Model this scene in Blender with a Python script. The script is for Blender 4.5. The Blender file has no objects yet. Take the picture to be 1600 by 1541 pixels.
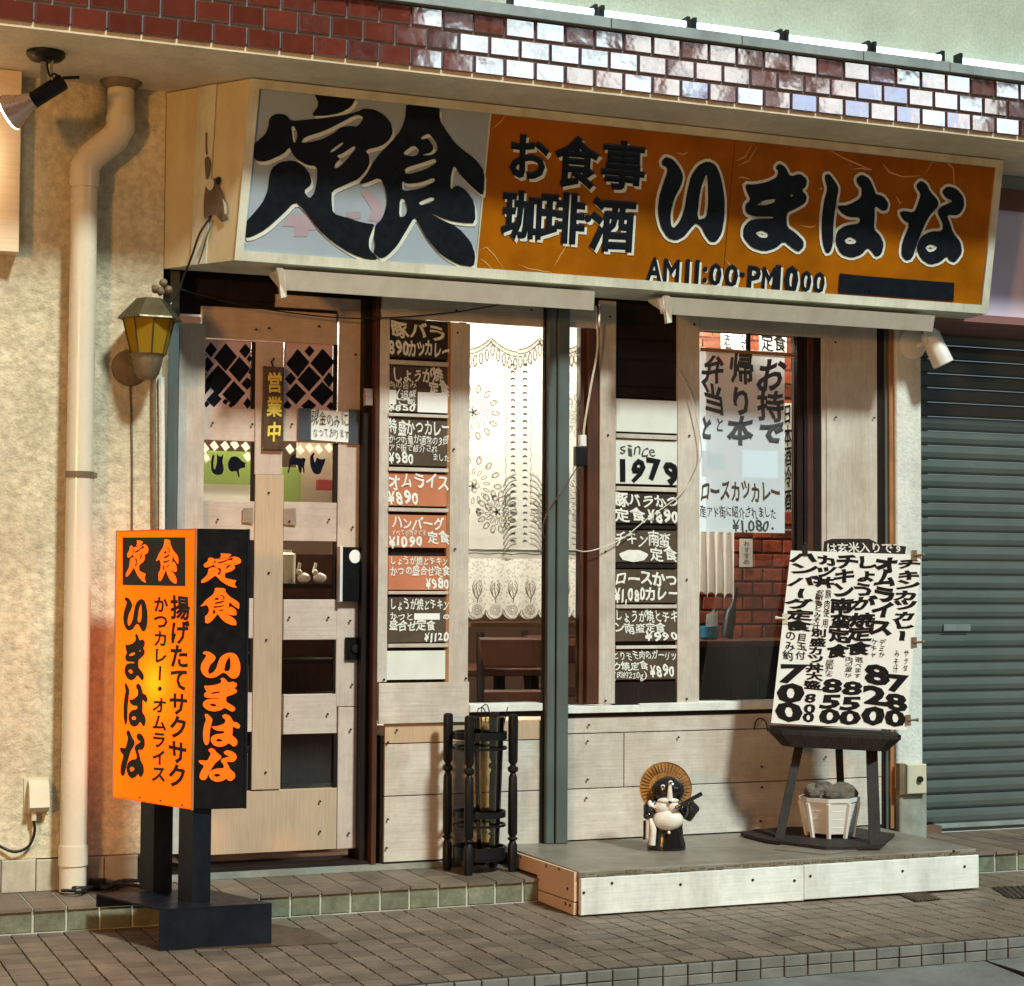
import bpy, bmesh, math, random
from mathutils import Vector, Matrix
random.seed(7)
S = bpy.context.scene
COL = S.collection
# ---------------------------------------------------------------- camera, sky, sun, exposure
FOC, PHI, CAMY, CAMZ = 2950.0, math.radians(22.3), -7.2, 1.24
PITCH, ROLL = math.atan(138 / FOC), math.radians(0.35)
F0 = Vector((math.sin(PHI), math.cos(PHI), 0)); R0 = Vector((math.cos(PHI), -math.sin(PHI), 0)); UP = Vector((0, 0, 1))
CF = F0 * math.cos(PITCH) + UP * math.sin(PITCH); CU0 = UP * math.cos(PITCH) - F0 * math.sin(PITCH)
CR = R0 * math.cos(ROLL) + CU0 * math.sin(ROLL); CU = CU0 * math.cos(ROLL) - R0 * math.sin(ROLL)
CP = Vector((0, CAMY, CAMZ))
cam = bpy.data.objects.new('camera', bpy.data.cameras.new('camera')); COL.objects.link(cam)
cam.matrix_world = Matrix(((CR.x, CU.x, -CF.x, CP.x), (CR.y, CU.y, -CF.y, CP.y), (CR.z, CU.z, -CF.z, CP.z), (0, 0, 0, 1)))
cam.data.sensor_width = 36; cam.data.lens = FOC / 1600 * 36; cam.data.clip_end = 200; cam.data.clip_start = 0.1
S.camera = cam
W = bpy.data.worlds.new('World'); S.world = W; W.use_nodes = True
wn = W.node_tree.nodes; sky = wn.new('ShaderNodeTexSky'); sky.sky_type = 'NISHITA'; sky.sun_disc = False
SUN_EL, SUN_AZ = math.radians(46), math.radians(16)      # azimuth: right of the facade's normal
sky.sun_elevation = SUN_EL; sky.sun_rotation = math.pi + SUN_AZ
W.node_tree.links.new(sky.outputs[0], wn['Background'].inputs[0]); wn['Background'].inputs[1].default_value = 0.042
sun = bpy.data.lights.new('sun', 'SUN'); sun.energy = 3.9; sun.angle = math.radians(7); sun.color = (0.86, 0.99, 0.93)
so = bpy.data.objects.new('sun', sun); COL.objects.link(so)
sd = Vector((math.sin(SUN_AZ) * math.cos(SUN_EL), -math.cos(SUN_AZ) * math.cos(SUN_EL), math.sin(SUN_EL)))
so.rotation_euler = sd.to_track_quat('Z', 'Y').to_euler(); so.location = (0, -8, 8)
vs = S.view_settings; vs.view_transform = 'Standard'; vs.look = 'None'; vs.gamma = 1; vs.use_curve_mapping = False; vs.exposure = 0.1
S.cycles.max_bounces = 8; S.cycles.transparent_max_bounces = 16; S.cycles.use_denoising = True
S.cycles.sample_clamp_indirect = 6

# ---------------------------------------------------------------- measuring the photograph
def ray(px, py): return CF + CR * ((px - 800) / FOC) - CU * ((py - 770.5) / FOC)
def on_plane(px, py, P0, N):
    r = ray(px, py); return CP + r * ((Vector(P0) - CP).dot(Vector(N)) / r.dot(Vector(N)))
def py_(px, py, Y=0.0): return on_plane(px, py, (0, Y, 0), (0, 1, 0))      # point on the upright plane y = Y
def pz_(px, py, Z=0.0): return on_plane(px, py, (0, 0, Z), (0, 0, 1))      # point on the level plane z = Z
def rect(pl, pr, pt, pb, Y=0.0):
    mx, my = (pl + pr) / 2, (pt + pb) / 2
    return py_(pl, my, Y).x, py_(pr, my, Y).x, py_(mx, pb, Y).z, py_(mx, pt, Y).z

# ---------------------------------------------------------------- materials
def mat(name, col, rough=0.7, var=0.15, vscale=6, grain=None, gr_amt=0.15, bump=0.0, bscale=80, metal=0, spec=0.5,
        dirt=0.0, dirtcol=(0.05, 0.04, 0.03), dscale=3, rnd=0.0, coat=0.0, wave=0, wscale=3, emit=None, es=0, fine=None):
    m = bpy.data.materials.new(name); m.use_nodes = True; nt = m.node_tree; N = nt.nodes; L = nt.links
    b = N['Principled BSDF']; b.inputs['Roughness'].default_value = rough; b.inputs['Metallic'].default_value = metal
    b.inputs['Specular IOR Level'].default_value = spec; b.inputs['Coat Weight'].default_value = coat; b.inputs['Coat Roughness'].default_value = 0.05
    geo = N.new('ShaderNodeNewGeometry'); P = geo.outputs['Position']
    oi = N.new('ShaderNodeObjectInfo')
    def noise(scale, vec=P, det=5, ro=0.6):
        n = N.new('ShaderNodeTexNoise'); n.inputs['Scale'].default_value = scale; n.inputs['Detail'].default_value = det; n.inputs['Roughness'].default_value = ro
        L.new(vec, n.inputs['Vector']); return n.outputs['Fac']
    def ramp(src, a, b2, lo=0.0, hi=1.0):
        r = N.new('ShaderNodeMapRange'); r.inputs[1].default_value = a; r.inputs[2].default_value = b2; r.inputs[3].default_value = lo; r.inputs[4].default_value = hi
        L.new(src, r.inputs[0]); return r.outputs[0]
    def mul(c, fac_out):
        x = N.new('ShaderNodeMix'); x.data_type = 'RGBA'; x.blend_type = 'MULTIPLY'; x.inputs[0].default_value = 1
        L.new(c, x.inputs[6]); L.new(fac_out, x.inputs[7]); return x.outputs[2]
    c0 = N.new('ShaderNodeRGB'); c0.outputs[0].default_value = (*col, 1); c = c0.outputs[0]
    if var: c = mul(c, ramp(noise(vscale), 0.3, 0.7, 1 - var, 1 + var))
    if rnd: c = mul(c, ramp(oi.outputs['Random'], 0, 1, 1 - rnd, 1 + rnd))
    if fine: c = mul(c, ramp(noise(fine[0], P, 6, 0.7), 0.35, 0.6, 1 - fine[1], 1 + fine[1] * .35))
    gout = None
    if grain:
        mp = N.new('ShaderNodeMapping'); mp.inputs['Scale'].default_value = {'x': (6, 120, 160), 'z': (160, 120, 6)}[grain]
        add = N.new('ShaderNodeVectorMath'); add.operation = 'ADD'; L.new(P, add.inputs[0]); L.new(oi.outputs['Random'], add.inputs[1])
        L.new(add.outputs[0], mp.inputs[0]); gout = noise(1.0, mp.outputs[0], 4, 0.65)
        c = mul(c, ramp(gout, 0.3, 0.7, 1 - gr_amt, 1 + gr_amt * 0.5))
    if dirt:
        mp = N.new('ShaderNodeMapping'); mp.inputs['Scale'].default_value = (dscale * 2.2, dscale * 2, dscale * 0.7); L.new(P, mp.inputs[0])
        f = ramp(noise(1.0, mp.outputs[0], 8, 0.7), 0.44, 0.70, 0, dirt)
        x = N.new('ShaderNodeMix'); x.data_type = 'RGBA'; L.new(f, x.inputs[0]); L.new(c, x.inputs[6]); x.inputs[7].default_value = (*dirtcol, 1); c = x.outputs[2]
    L.new(c, b.inputs['Base Color'])
    L.new(ramp(noise(vscale * 3), 0.3, 0.7, max(rough - 0.08, 0.02), min(rough + 0.1, 1)), b.inputs['Roughness'])
    nrm = None
    if bump:
        bp = N.new('ShaderNodeBump'); bp.inputs['Strength'].default_value = min(bump, 1); bp.inputs['Distance'].default_value = 0.004 * max(1, bump)
        L.new(gout if gout is not None else noise(bscale, P, 6, 0.6), bp.inputs['Height']); nrm = bp.outputs[0]
    if wave:
        bp = N.new('ShaderNodeBump'); bp.inputs['Strength'].default_value = 1; bp.inputs['Distance'].default_value = wave
        L.new(noise(wscale, P, 2, 0.5), bp.inputs['Height'])
        if nrm is not None: L.new(nrm, bp.inputs['Normal'])
        nrm = bp.outputs[0]
    if nrm is not None: L.new(nrm, b.inputs['Normal'])
    if coat and nrm is not None: L.new(nrm, b.inputs['Coat Normal'])
    if emit: b.inputs['Emission Color'].default_value = (*emit, 1); b.inputs['Emission Strength'].default_value = es
    return m

def wired(name, fn):
    m = bpy.data.materials.new(name); m.use_nodes = True; nt = m.node_tree; nt.nodes.clear()
    out = nt.nodes.new('ShaderNodeOutputMaterial'); nt.links.new(fn(nt.nodes, nt.links), out.inputs[0]); return m
def glass_fn(tint, lo=0.04, gl=0.03):
    def f(N, L):
        t = N.new('ShaderNodeBsdfTransparent'); t.inputs[0].default_value = (*tint, 1)
        g = N.new('ShaderNodeBsdfGlossy'); g.inputs['Roughness'].default_value = gl
        fr = N.new('ShaderNodeFresnel'); fr.inputs[0].default_value = 1.65
        x = N.new('ShaderNodeMixShader'); L.new(fr.outputs[0], x.inputs[0]); L.new(t.outputs[0], x.inputs[1]); L.new(g.outputs[0], x.inputs[2]); return x.outputs[0]
    return f
def thin_fn(col, trans, alpha=1.0, holes=0, hscale=0.02):
    def f(N, L):                                             # cloth, paper or translucent plastic lit from both sides
        d = N.new('ShaderNodeBsdfDiffuse'); d.inputs[0].default_value = (*col, 1)
        t = N.new('ShaderNodeBsdfTranslucent'); t.inputs[0].default_value = (*col, 1)
        x = N.new('ShaderNodeMixShader'); x.inputs[0].default_value = trans; L.new(d.outputs[0], x.inputs[1]); L.new(t.outputs[0], x.inputs[2])
        if alpha >= 1 and not holes: return x.outputs[0]
        tr = N.new('ShaderNodeBsdfTransparent'); y = N.new('ShaderNodeMixShader'); L.new(tr.outputs[0], y.inputs[1]); L.new(x.outputs[0], y.inputs[2])
        y.inputs[0].default_value = alpha
        if holes:
            g = N.new('ShaderNodeNewGeometry'); v = N.new('ShaderNodeTexVoronoi'); v.inputs['Scale'].default_value = 1 / hscale; L.new(g.outputs['Position'], v.inputs['Vector'])
            n = N.new('ShaderNodeTexNoise'); n.inputs['Scale'].default_value = 9; L.new(g.outputs['Position'], n.inputs['Vector'])
            a = N.new('ShaderNodeMapRange'); a.inputs[1].default_value = 0.2; a.inputs[2].default_value = 0.5; a.inputs[3].default_value = 1 - holes; a.inputs[4].default_value = 1
            L.new(v.outputs['Distance'], a.inputs[0]); L.new(a.outputs[0], y.inputs[0])
        return y.outputs[0]
    return f
def emit_fn(col, s):
    def f(N, L):
        e = N.new('ShaderNodeEmission'); e.inputs[0].default_value = (*col, 1); e.inputs[1].default_value = s; return e.outputs[0]
    return f

M = {}
M['stucco'] = mat('cream_stucco', (0.60, 0.53, 0.37), 0.9, 0.14, 2.5, fine=(34, .26), bump=3.2, bscale=26, dirt=0.45, dirtcol=(0.24, 0.20, 0.12), dscale=2.2)  # fine mottling paints shade and dirt into the stucco's pits
M['stucco_white'] = mat('white_stucco', (0.68, 0.68, 0.62), 0.9, 0.1, 5, fine=(60, .12), bump=1.0, bscale=60, dirt=0.3, dirtcol=(0.3, 0.28, 0.22))
M['stucco_green'] = mat('pale_green_stucco', (0.42, 0.45, 0.36), 0.9, 0.12, 5, fine=(70, .14), bump=0.8, bscale=90)
M['soffit'] = mat('soffit_plaster', (0.70, 0.60, 0.44), 0.9, 0.12, 3, fine=(50, .08), bump=0.6, bscale=60, dirt=0.25, dirtcol=(0.25, 0.19, 0.12), dscale=3)
M['glaze'] = mat('dark_red_glazed_tile', (0.135, 0.027, 0.014), 0.1, 0.15, 12, rnd=0.25, wave=0.00035, wscale=14, coat=1.0, spec=1.0); M['glaze'].node_tree.nodes['Principled BSDF'].inputs['Coat IOR'].default_value = 2.5
M['grout'] = mat('grey_grout', (0.16, 0.16, 0.16), 0.9, 0.2, 10, bump=0.3)
M['grout_light'] = mat('light_grout', (0.42, 0.42, 0.36), 0.9, 0.2, 10, bump=0.3)
M['ledge'] = mat('galvanised_ledge', (0.30, 0.34, 0.33), 0.45, 0.2, 4, metal=0.4, dirt=0.3)
M['plank'] = mat('whitewashed_plank', (0.57, 0.51, 0.44), 0.75, 0.16, 3, fine=(20, .10), grain='x', gr_amt=0.15, bump=0.25, rnd=0.11, dirt=0.5, dirtcol=(0.30, 0.19, 0.10), dscale=1.9)
M['plankv'] = mat('whitewashed_upright_board', (0.54, 0.48, 0.41), 0.75, 0.16, 3, fine=(20, .10), grain='z', gr_amt=0.15, bump=0.25, rnd=0.11, dirt=0.5, dirtcol=(0.30, 0.19, 0.10), dscale=1.9)
M['tanwood'] = mat('bare_tan_board', (0.52, 0.36, 0.23), 0.75, 0.10, 2, grain='z', gr_amt=0.12, bump=0.2, dirt=0.15)
M['white_wood'] = mat('white_painted_board', (0.74, 0.76, 0.71), 0.6, 0.08, 3, fine=(18, .07), grain='x', gr_amt=0.10, bump=0.25, dirt=0.34, dirtcol=(0.2, 0.15, 0.1))
M['side_wood'] = mat('warm_tinted_plywood', (0.66, 0.46, 0.32), 0.7, 0.07, 4, grain='x', gr_amt=0.1, bump=0.15, dirt=0.15, dirtcol=(0.3, 0.15, 0.08))  # peach tint paints warm light onto the platform's left-facing side
M['deck'] = mat('worn_grey_deck', (0.20, 0.17, 0.13), 0.38, 0.2, 3, grain='x', gr_amt=0.3, bump=0.2, dirt=0.35, dirtcol=(0.34, 0.32, 0.27), dscale=2)
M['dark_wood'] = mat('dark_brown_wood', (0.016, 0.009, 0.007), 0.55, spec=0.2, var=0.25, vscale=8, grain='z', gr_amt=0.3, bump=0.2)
M['red_wood'] = mat('reddish_brown_wood', (0.075, 0.026, 0.013), 0.5, 0.25, 8, spec=0.3, grain='z', gr_amt=0.3, bump=0.2)
M['orange_wood'] = mat('orange_brown_wood', (0.34, 0.15, 0.05), 0.6, 0.2, 8, grain='z', gr_amt=0.2, bump=0.2)
M['black_wood'] = mat('black_turned_wood', (0.006, 0.006, 0.007), 0.4, 0.2, 8, spec=0.3)
M['stool_wood'] = mat('weathered_dark_stool_wood', (0.030, 0.024, 0.021), 0.65, 0.2, 4, spec=0.25, grain='z', gr_amt=0.5, bump=0.6, rnd=0.15)
M['steel'] = mat('grey_green_steel', (0.095, 0.120, 0.112), 0.5, 0.15, 3, metal=0.2, spec=0.3, dirt=0.4, dirtcol=(0.10, 0.05, 0.03), dscale=5)
M['pvc'] = mat('cream_pvc_pipe', (0.66, 0.59, 0.46), 0.25, 0.05, 3, spec=0.5, dirt=0.12, dirtcol=(0.35, 0.27, 0.17))
M['frame'] = mat('cream_sign_frame', (0.58, 0.58, 0.47), 0.5, 0.12, 6, dirt=0.45, dirtcol=(0.22, 0.18, 0.10), dscale=4)
M['sidepanel'] = mat('yellowed_side_panel', (0.55, 0.47, 0.29), 0.6, 0.12, 4, dirt=0.3, dirtcol=(0.25, 0.18, 0.08), dscale=4)
M['torn'] = mat('bare_torn_backing', (0.12, 0.09, 0.065), 0.9, 0.2, 20)
M['vinyl'] = mat('orange_vinyl', (0.315, 0.098, 0.003), 0.12, 0.3, 3.2, wave=0.02, wscale=4.2, coat=1.0)  # broad tone variation stands in for swirling reflections in the film
M['whitevinyl'] = mat('bluish_white_vinyl', (0.33, 0.40, 0.46), 0.14, 0.12, 1.5, wave=0.004, wscale=3, coat=0.8)
M['stain'] = mat('faded_pink_print', (0.38, 0.30, 0.34), 0.2, 0.1, 4)
M['signblack'] = mat('black_vinyl_lettering', (0.006, 0.008, 0.012), 0.35, 0.1, 10, spec=0.25)
M['signwhite'] = mat('white_vinyl_outline', (0.62, 0.66, 0.58), 0.35, 0.1, 10)
M['lampmetal'] = mat('cream_lamp_housing', (0.62, 0.60, 0.51), 0.4, 0.08, 5, dirt=0.3, dirtcol=(0.3, 0.22, 0.14), dscale=4)
M['blackboard'] = mat('dark_brown_menu_board', (0.032, 0.024, 0.018), 0.7, 0.3, 8, spec=0.2, rnd=0.3, dirt=0.3, dirtcol=(0.12, 0.08, 0.05), dscale=6)
M['brownboard'] = mat('worn_brown_menu_board', (0.085, 0.060, 0.040), 0.7, 0.3, 8, spec=0.2, dirt=0.4, dirtcol=(0.05, 0.035, 0.02), dscale=5)
M['orangeboard'] = mat('terracotta_menu_board', (0.50, 0.17, 0.075), 0.6, 0.12, 8, dirt=0.1)
M['thinpaper'] = wired('thin_white_paper', thin_fn((0.86, 0.84, 0.78), 0.5))
M['thingreen'] = wired('thin_green_cloth', thin_fn((0.42, 0.50, 0.22), 0.5))
M['doorwood'] = mat('pinkish_warmed_door_board', (0.60, 0.46, 0.37), 0.75, 0.14, 3, fine=(20, .10), grain='x', gr_amt=0.10, bump=0.25, rnd=0.06, dirt=0.3, dirtcol=(0.28, 0.17, 0.09), dscale=1.6)  # pinkish boards, colour warmed to stand in for blocked lamp light
M['doorwoodv'] = mat('pinkish_upright_door_board', (0.60, 0.46, 0.37), 0.75, 0.14, 3, fine=(20, .10), grain='z', gr_amt=0.10, bump=0.25, rnd=0.06, dirt=0.3, dirtcol=(0.28, 0.17, 0.09), dscale=1.6)  # same warmed tint for the blocked lamp light, grain upright
M['whiteboard'] = mat('white_menu_board', (0.66, 0.68, 0.62), 0.6, 0.06, 8, dirt=0.12, dirtcol=(0.3, 0.25, 0.18))
M['chalk'] = mat('white_brush_paint', (0.74, 0.74, 0.68), 0.7, 0.12, 40)
M['ink'] = mat('black_brush_ink', (0.006, 0.006, 0.007), 0.45, 0.2, 20, spec=0.2)
M['greyink'] = mat('grey_ink', (0.05, 0.05, 0.055), 0.5, 0.2, 20)
M['yellowpaint'] = mat('yellow_paint', (0.75, 0.55, 0.06), 0.6, 0.1, 30)
M['barkwood'] = mat('dark_bark_slab', (0.085, 0.045, 0.022), 0.4, 0.4, 10, grain='z', gr_amt=0.5, bump=0.6, coat=0.3)
M['paper'] = mat('white_paper', (0.78, 0.78, 0.74), 0.8, 0.03, 10)
M['tape'] = mat('dark_grey_tape', (0.05, 0.055, 0.065), 0.5, 0.1, 10)
M['masktape'] = mat('brown_masking_tape', (0.28, 0.19, 0.12), 0.7, 0.15, 30)
M['iron'] = mat('black_iron', (0.02, 0.02, 0.02), 0.45, 0.2, 10, metal=0.5)
M['screw'] = mat('dark_screw_head', (0.03, 0.025, 0.02), 0.5, 0.2, 10, metal=0.6)
M['navy'] = mat('navy_black_steel', (0.004, 0.006, 0.011), 0.4, 0.3, 8, spec=0.25, dirt=0.2, dirtcol=(0.03, 0.03, 0.03), dscale=6)
M['blackface'] = mat('black_sign_face', (0.005, 0.005, 0.005), 0.35, 0.1, 8, spec=0.25)
M['tilefloor'] = mat('brown_paving_tile', (0.155, 0.116, 0.082), 0.5, 0.25, 7, fine=(160, .2), bump=0.5, bscale=120, rnd=0.24, dirt=0.4, dirtcol=(0.085, 0.068, 0.052), dscale=2)
M['kerbtile'] = mat('grey_kerb_tile', (0.155, 0.155, 0.135), 0.55, 0.22, 8, bump=0.4, bscale=100, rnd=0.12, dirt=0.4, dirtcol=(0.08, 0.07, 0.055), dscale=3)
M['steptile'] = mat('olive_green_step_tile', (0.160, 0.170, 0.112), 0.42, 0.3, 9, fine=(50, .25), bump=0.3, bscale=90, rnd=0.15, dirt=0.4, dirtcol=(0.10, 0.085, 0.05), dscale=4)
M['asphalt'] = mat('street_concrete', (0.16, 0.165, 0.15), 0.8, 0.22, 3, bump=0.8, bscale=60, dirt=0.5, dirtcol=(0.07, 0.065, 0.055), dscale=2)
M['gap'] = mat('dark_joint', (0.016, 0.013, 0.011), 0.95, 0.2, 20)
M['shutter'] = mat('green_grey_shutter_slat', (0.092, 0.110, 0.104), 0.5, 0.08, 3, metal=0.2, dirt=0.25, dirtcol=(0.08, 0.10, 0.09), dscale=2)
M['lilac'] = mat('lilac_painted_lintel', (0.74, 0.62, 0.76), 0.7, 0.06, 3, bump=0.2)
M['maroon'] = mat('maroon_tone', (0.24, 0.10, 0.09), 0.6, 0.1, 3)
M['granite'] = mat('grey_skirting', (0.24, 0.25, 0.21), 0.6, 0.25, 12, dirt=0.3, bump=0.3)
M['skirt_cream'] = mat('cream_skirting_stone', (0.40, 0.37, 0.28), 0.6, 0.25, 8, dirt=0.4, dirtcol=(0.17, 0.14, 0.09), bump=0.3, dscale=5)
M['amber'] = wired('amber_lantern_glass', thin_fn((0.42, 0.25, 0.02), 0.35))
M['bronze'] = mat('olive_bronze', (0.09, 0.07, 0.03), 0.4, 0.3, 12, metal=0.4, dirt=0.2)
M['oldbrass'] = mat('old_rusty_metal', (0.20, 0.15, 0.09), 0.6, 0.3, 14, metal=0.3, dirt=0.5, dirtcol=(0.07, 0.04, 0.02), dscale=8)
M['white_plastic'] = mat('white_plastic', (0.72, 0.70, 0.66), 0.4, 0.05, 8)
M['cream_plastic'] = mat('cream_plastic', (0.55, 0.50, 0.37), 0.45, 0.08, 8)
M['silver'] = mat('silver_reflector', (0.6, 0.5, 0.45), 0.3, 0.1, 8, metal=0.6)
M['glass'] = wired('window_glass', glass_fn((0.93, 0.96, 0.94)))
M['vaseglass'] = wired('vase_glass', glass_fn((0.86, 0.84, 0.72), gl=0.08))
M['filmglass'] = wired('clear_plastic_film', glass_fn((0.88, 0.9, 0.9), gl=0.15))
M['lace'] = wired('cream_lace', thin_fn((0.90, 0.88, 0.82), 0.62, 1.0, holes=0.35, hscale=0.012))
M['sheer'] = wired('sheer_net', thin_fn((0.84, 0.83, 0.78), 0.5, 0.86))
M['lacedark'] = wired('lace_outline_thread', thin_fn((0.38, 0.30, 0.22), 0.35))
M['lacewhite'] = wired('white_lace_thread', thin_fn((0.93, 0.91, 0.85), 0.62))
M['poster'] = wired('clear_poster_sheet', thin_fn((0.78, 0.90, 0.97), 0.35, 0.92))
M['brick'] = mat('red_interior_brick', (0.28, 0.06, 0.028), 0.45, 0.5, 18, rnd=0.5, bump=0.5, bscale=60)
M['mortar'] = mat('interior_mortar', (0.12, 0.06, 0.045), 0.9, 0.2, 10)
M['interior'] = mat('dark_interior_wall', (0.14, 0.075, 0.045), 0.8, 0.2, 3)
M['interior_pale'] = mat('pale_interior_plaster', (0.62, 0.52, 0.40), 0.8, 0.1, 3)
M['greencloth'] = mat('green_banner', (0.30, 0.36, 0.16), 0.8, 0.1, 6)
M['pinkfilm'] = mat('pinkish_window_film', (0.62, 0.42, 0.42), 0.5, 0.1, 8)
M['blackfilm'] = mat('black_window_film', (0.008, 0.009, 0.014), 0.12, 0.1, 8)
M['bluecup'] = mat('blue_glazed_pot', (0.03, 0.16, 0.26), 0.25, 0.15, 8)
M['redcloth'] = mat('red_cushion', (0.40, 0.06, 0.06), 0.7, 0.1, 8)
M['orangeplastic'] = mat('orange_plastic', (0.75, 0.22, 0.03), 0.4, 0.1, 8)
M['ceramic_black'] = mat('black_glazed_ceramic', (0.012, 0.010, 0.009), 0.15, 0.2, 20, coat=0.6)
M['ceramic_white'] = mat('white_glazed_ceramic', (0.72, 0.66, 0.58), 0.2, 0.1, 20, coat=0.5)
M['straw'] = mat('amber_glazed_hat', (0.32, 0.14, 0.03), 0.3, 0.35, 40, coat=0.4)
M['stone'] = mat('dark_rough_stone', (0.10, 0.085, 0.065), 0.8, 0.45, 25, bump=1.0, bscale=50, dirt=0.5, dirtcol=(0.18, 0.17, 0.11), dscale=12)
M['road'] = M['asphalt']
M['tube'] = wired('lit_fluorescent_tube', emit_fn((0.62, 0.95, 1.0), 5.0))
M['litlamp'] = wired('lit_reflector_bulb', emit_fn((1.0, 0.86, 0.60), 14.0))
M['litwin'] = wired('lit_shop_window', emit_fn((0.76, 0.96, 1.0), 4.8))
M['litwinb'] = wired('lit_blue_window', emit_fn((0.5, 0.7, 1.0), 3.6))
M['litwinw'] = wired('lit_cream_window', emit_fn((0.92, 0.97, 0.92), 3.8))
M['film_glint'] = mat('painted_crease_glint', (0.62, 0.33, 0.10), 0.2, 0.1, 20, coat=0.5)  # lighter orange stands in for reflections along the creases
M['orangelit'] = wired('backlit_orange_letter', emit_fn((1.0, 0.125, 0.008), 1.6))
def ofn(N, L):
    a = thin_fn((0.95, 0.22, 0.01), 0.75)(N, L)
    e = N.new('ShaderNodeEmission'); e.inputs[0].default_value = (1.0, 0.105, 0.003, 1); e.inputs[1].default_value = 1.5
    x = N.new('ShaderNodeAddShader'); L.new(a, x.inputs[0]); L.new(e.outputs[0], x.inputs[1]); return x.outputs[0]
M['orangeface'] = wired('backlit_orange_face', ofn)
M['orangeback'] = wired('backlit_orange_back', emit_fn((1.0, 0.17, 0.015), 2.6))

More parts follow.
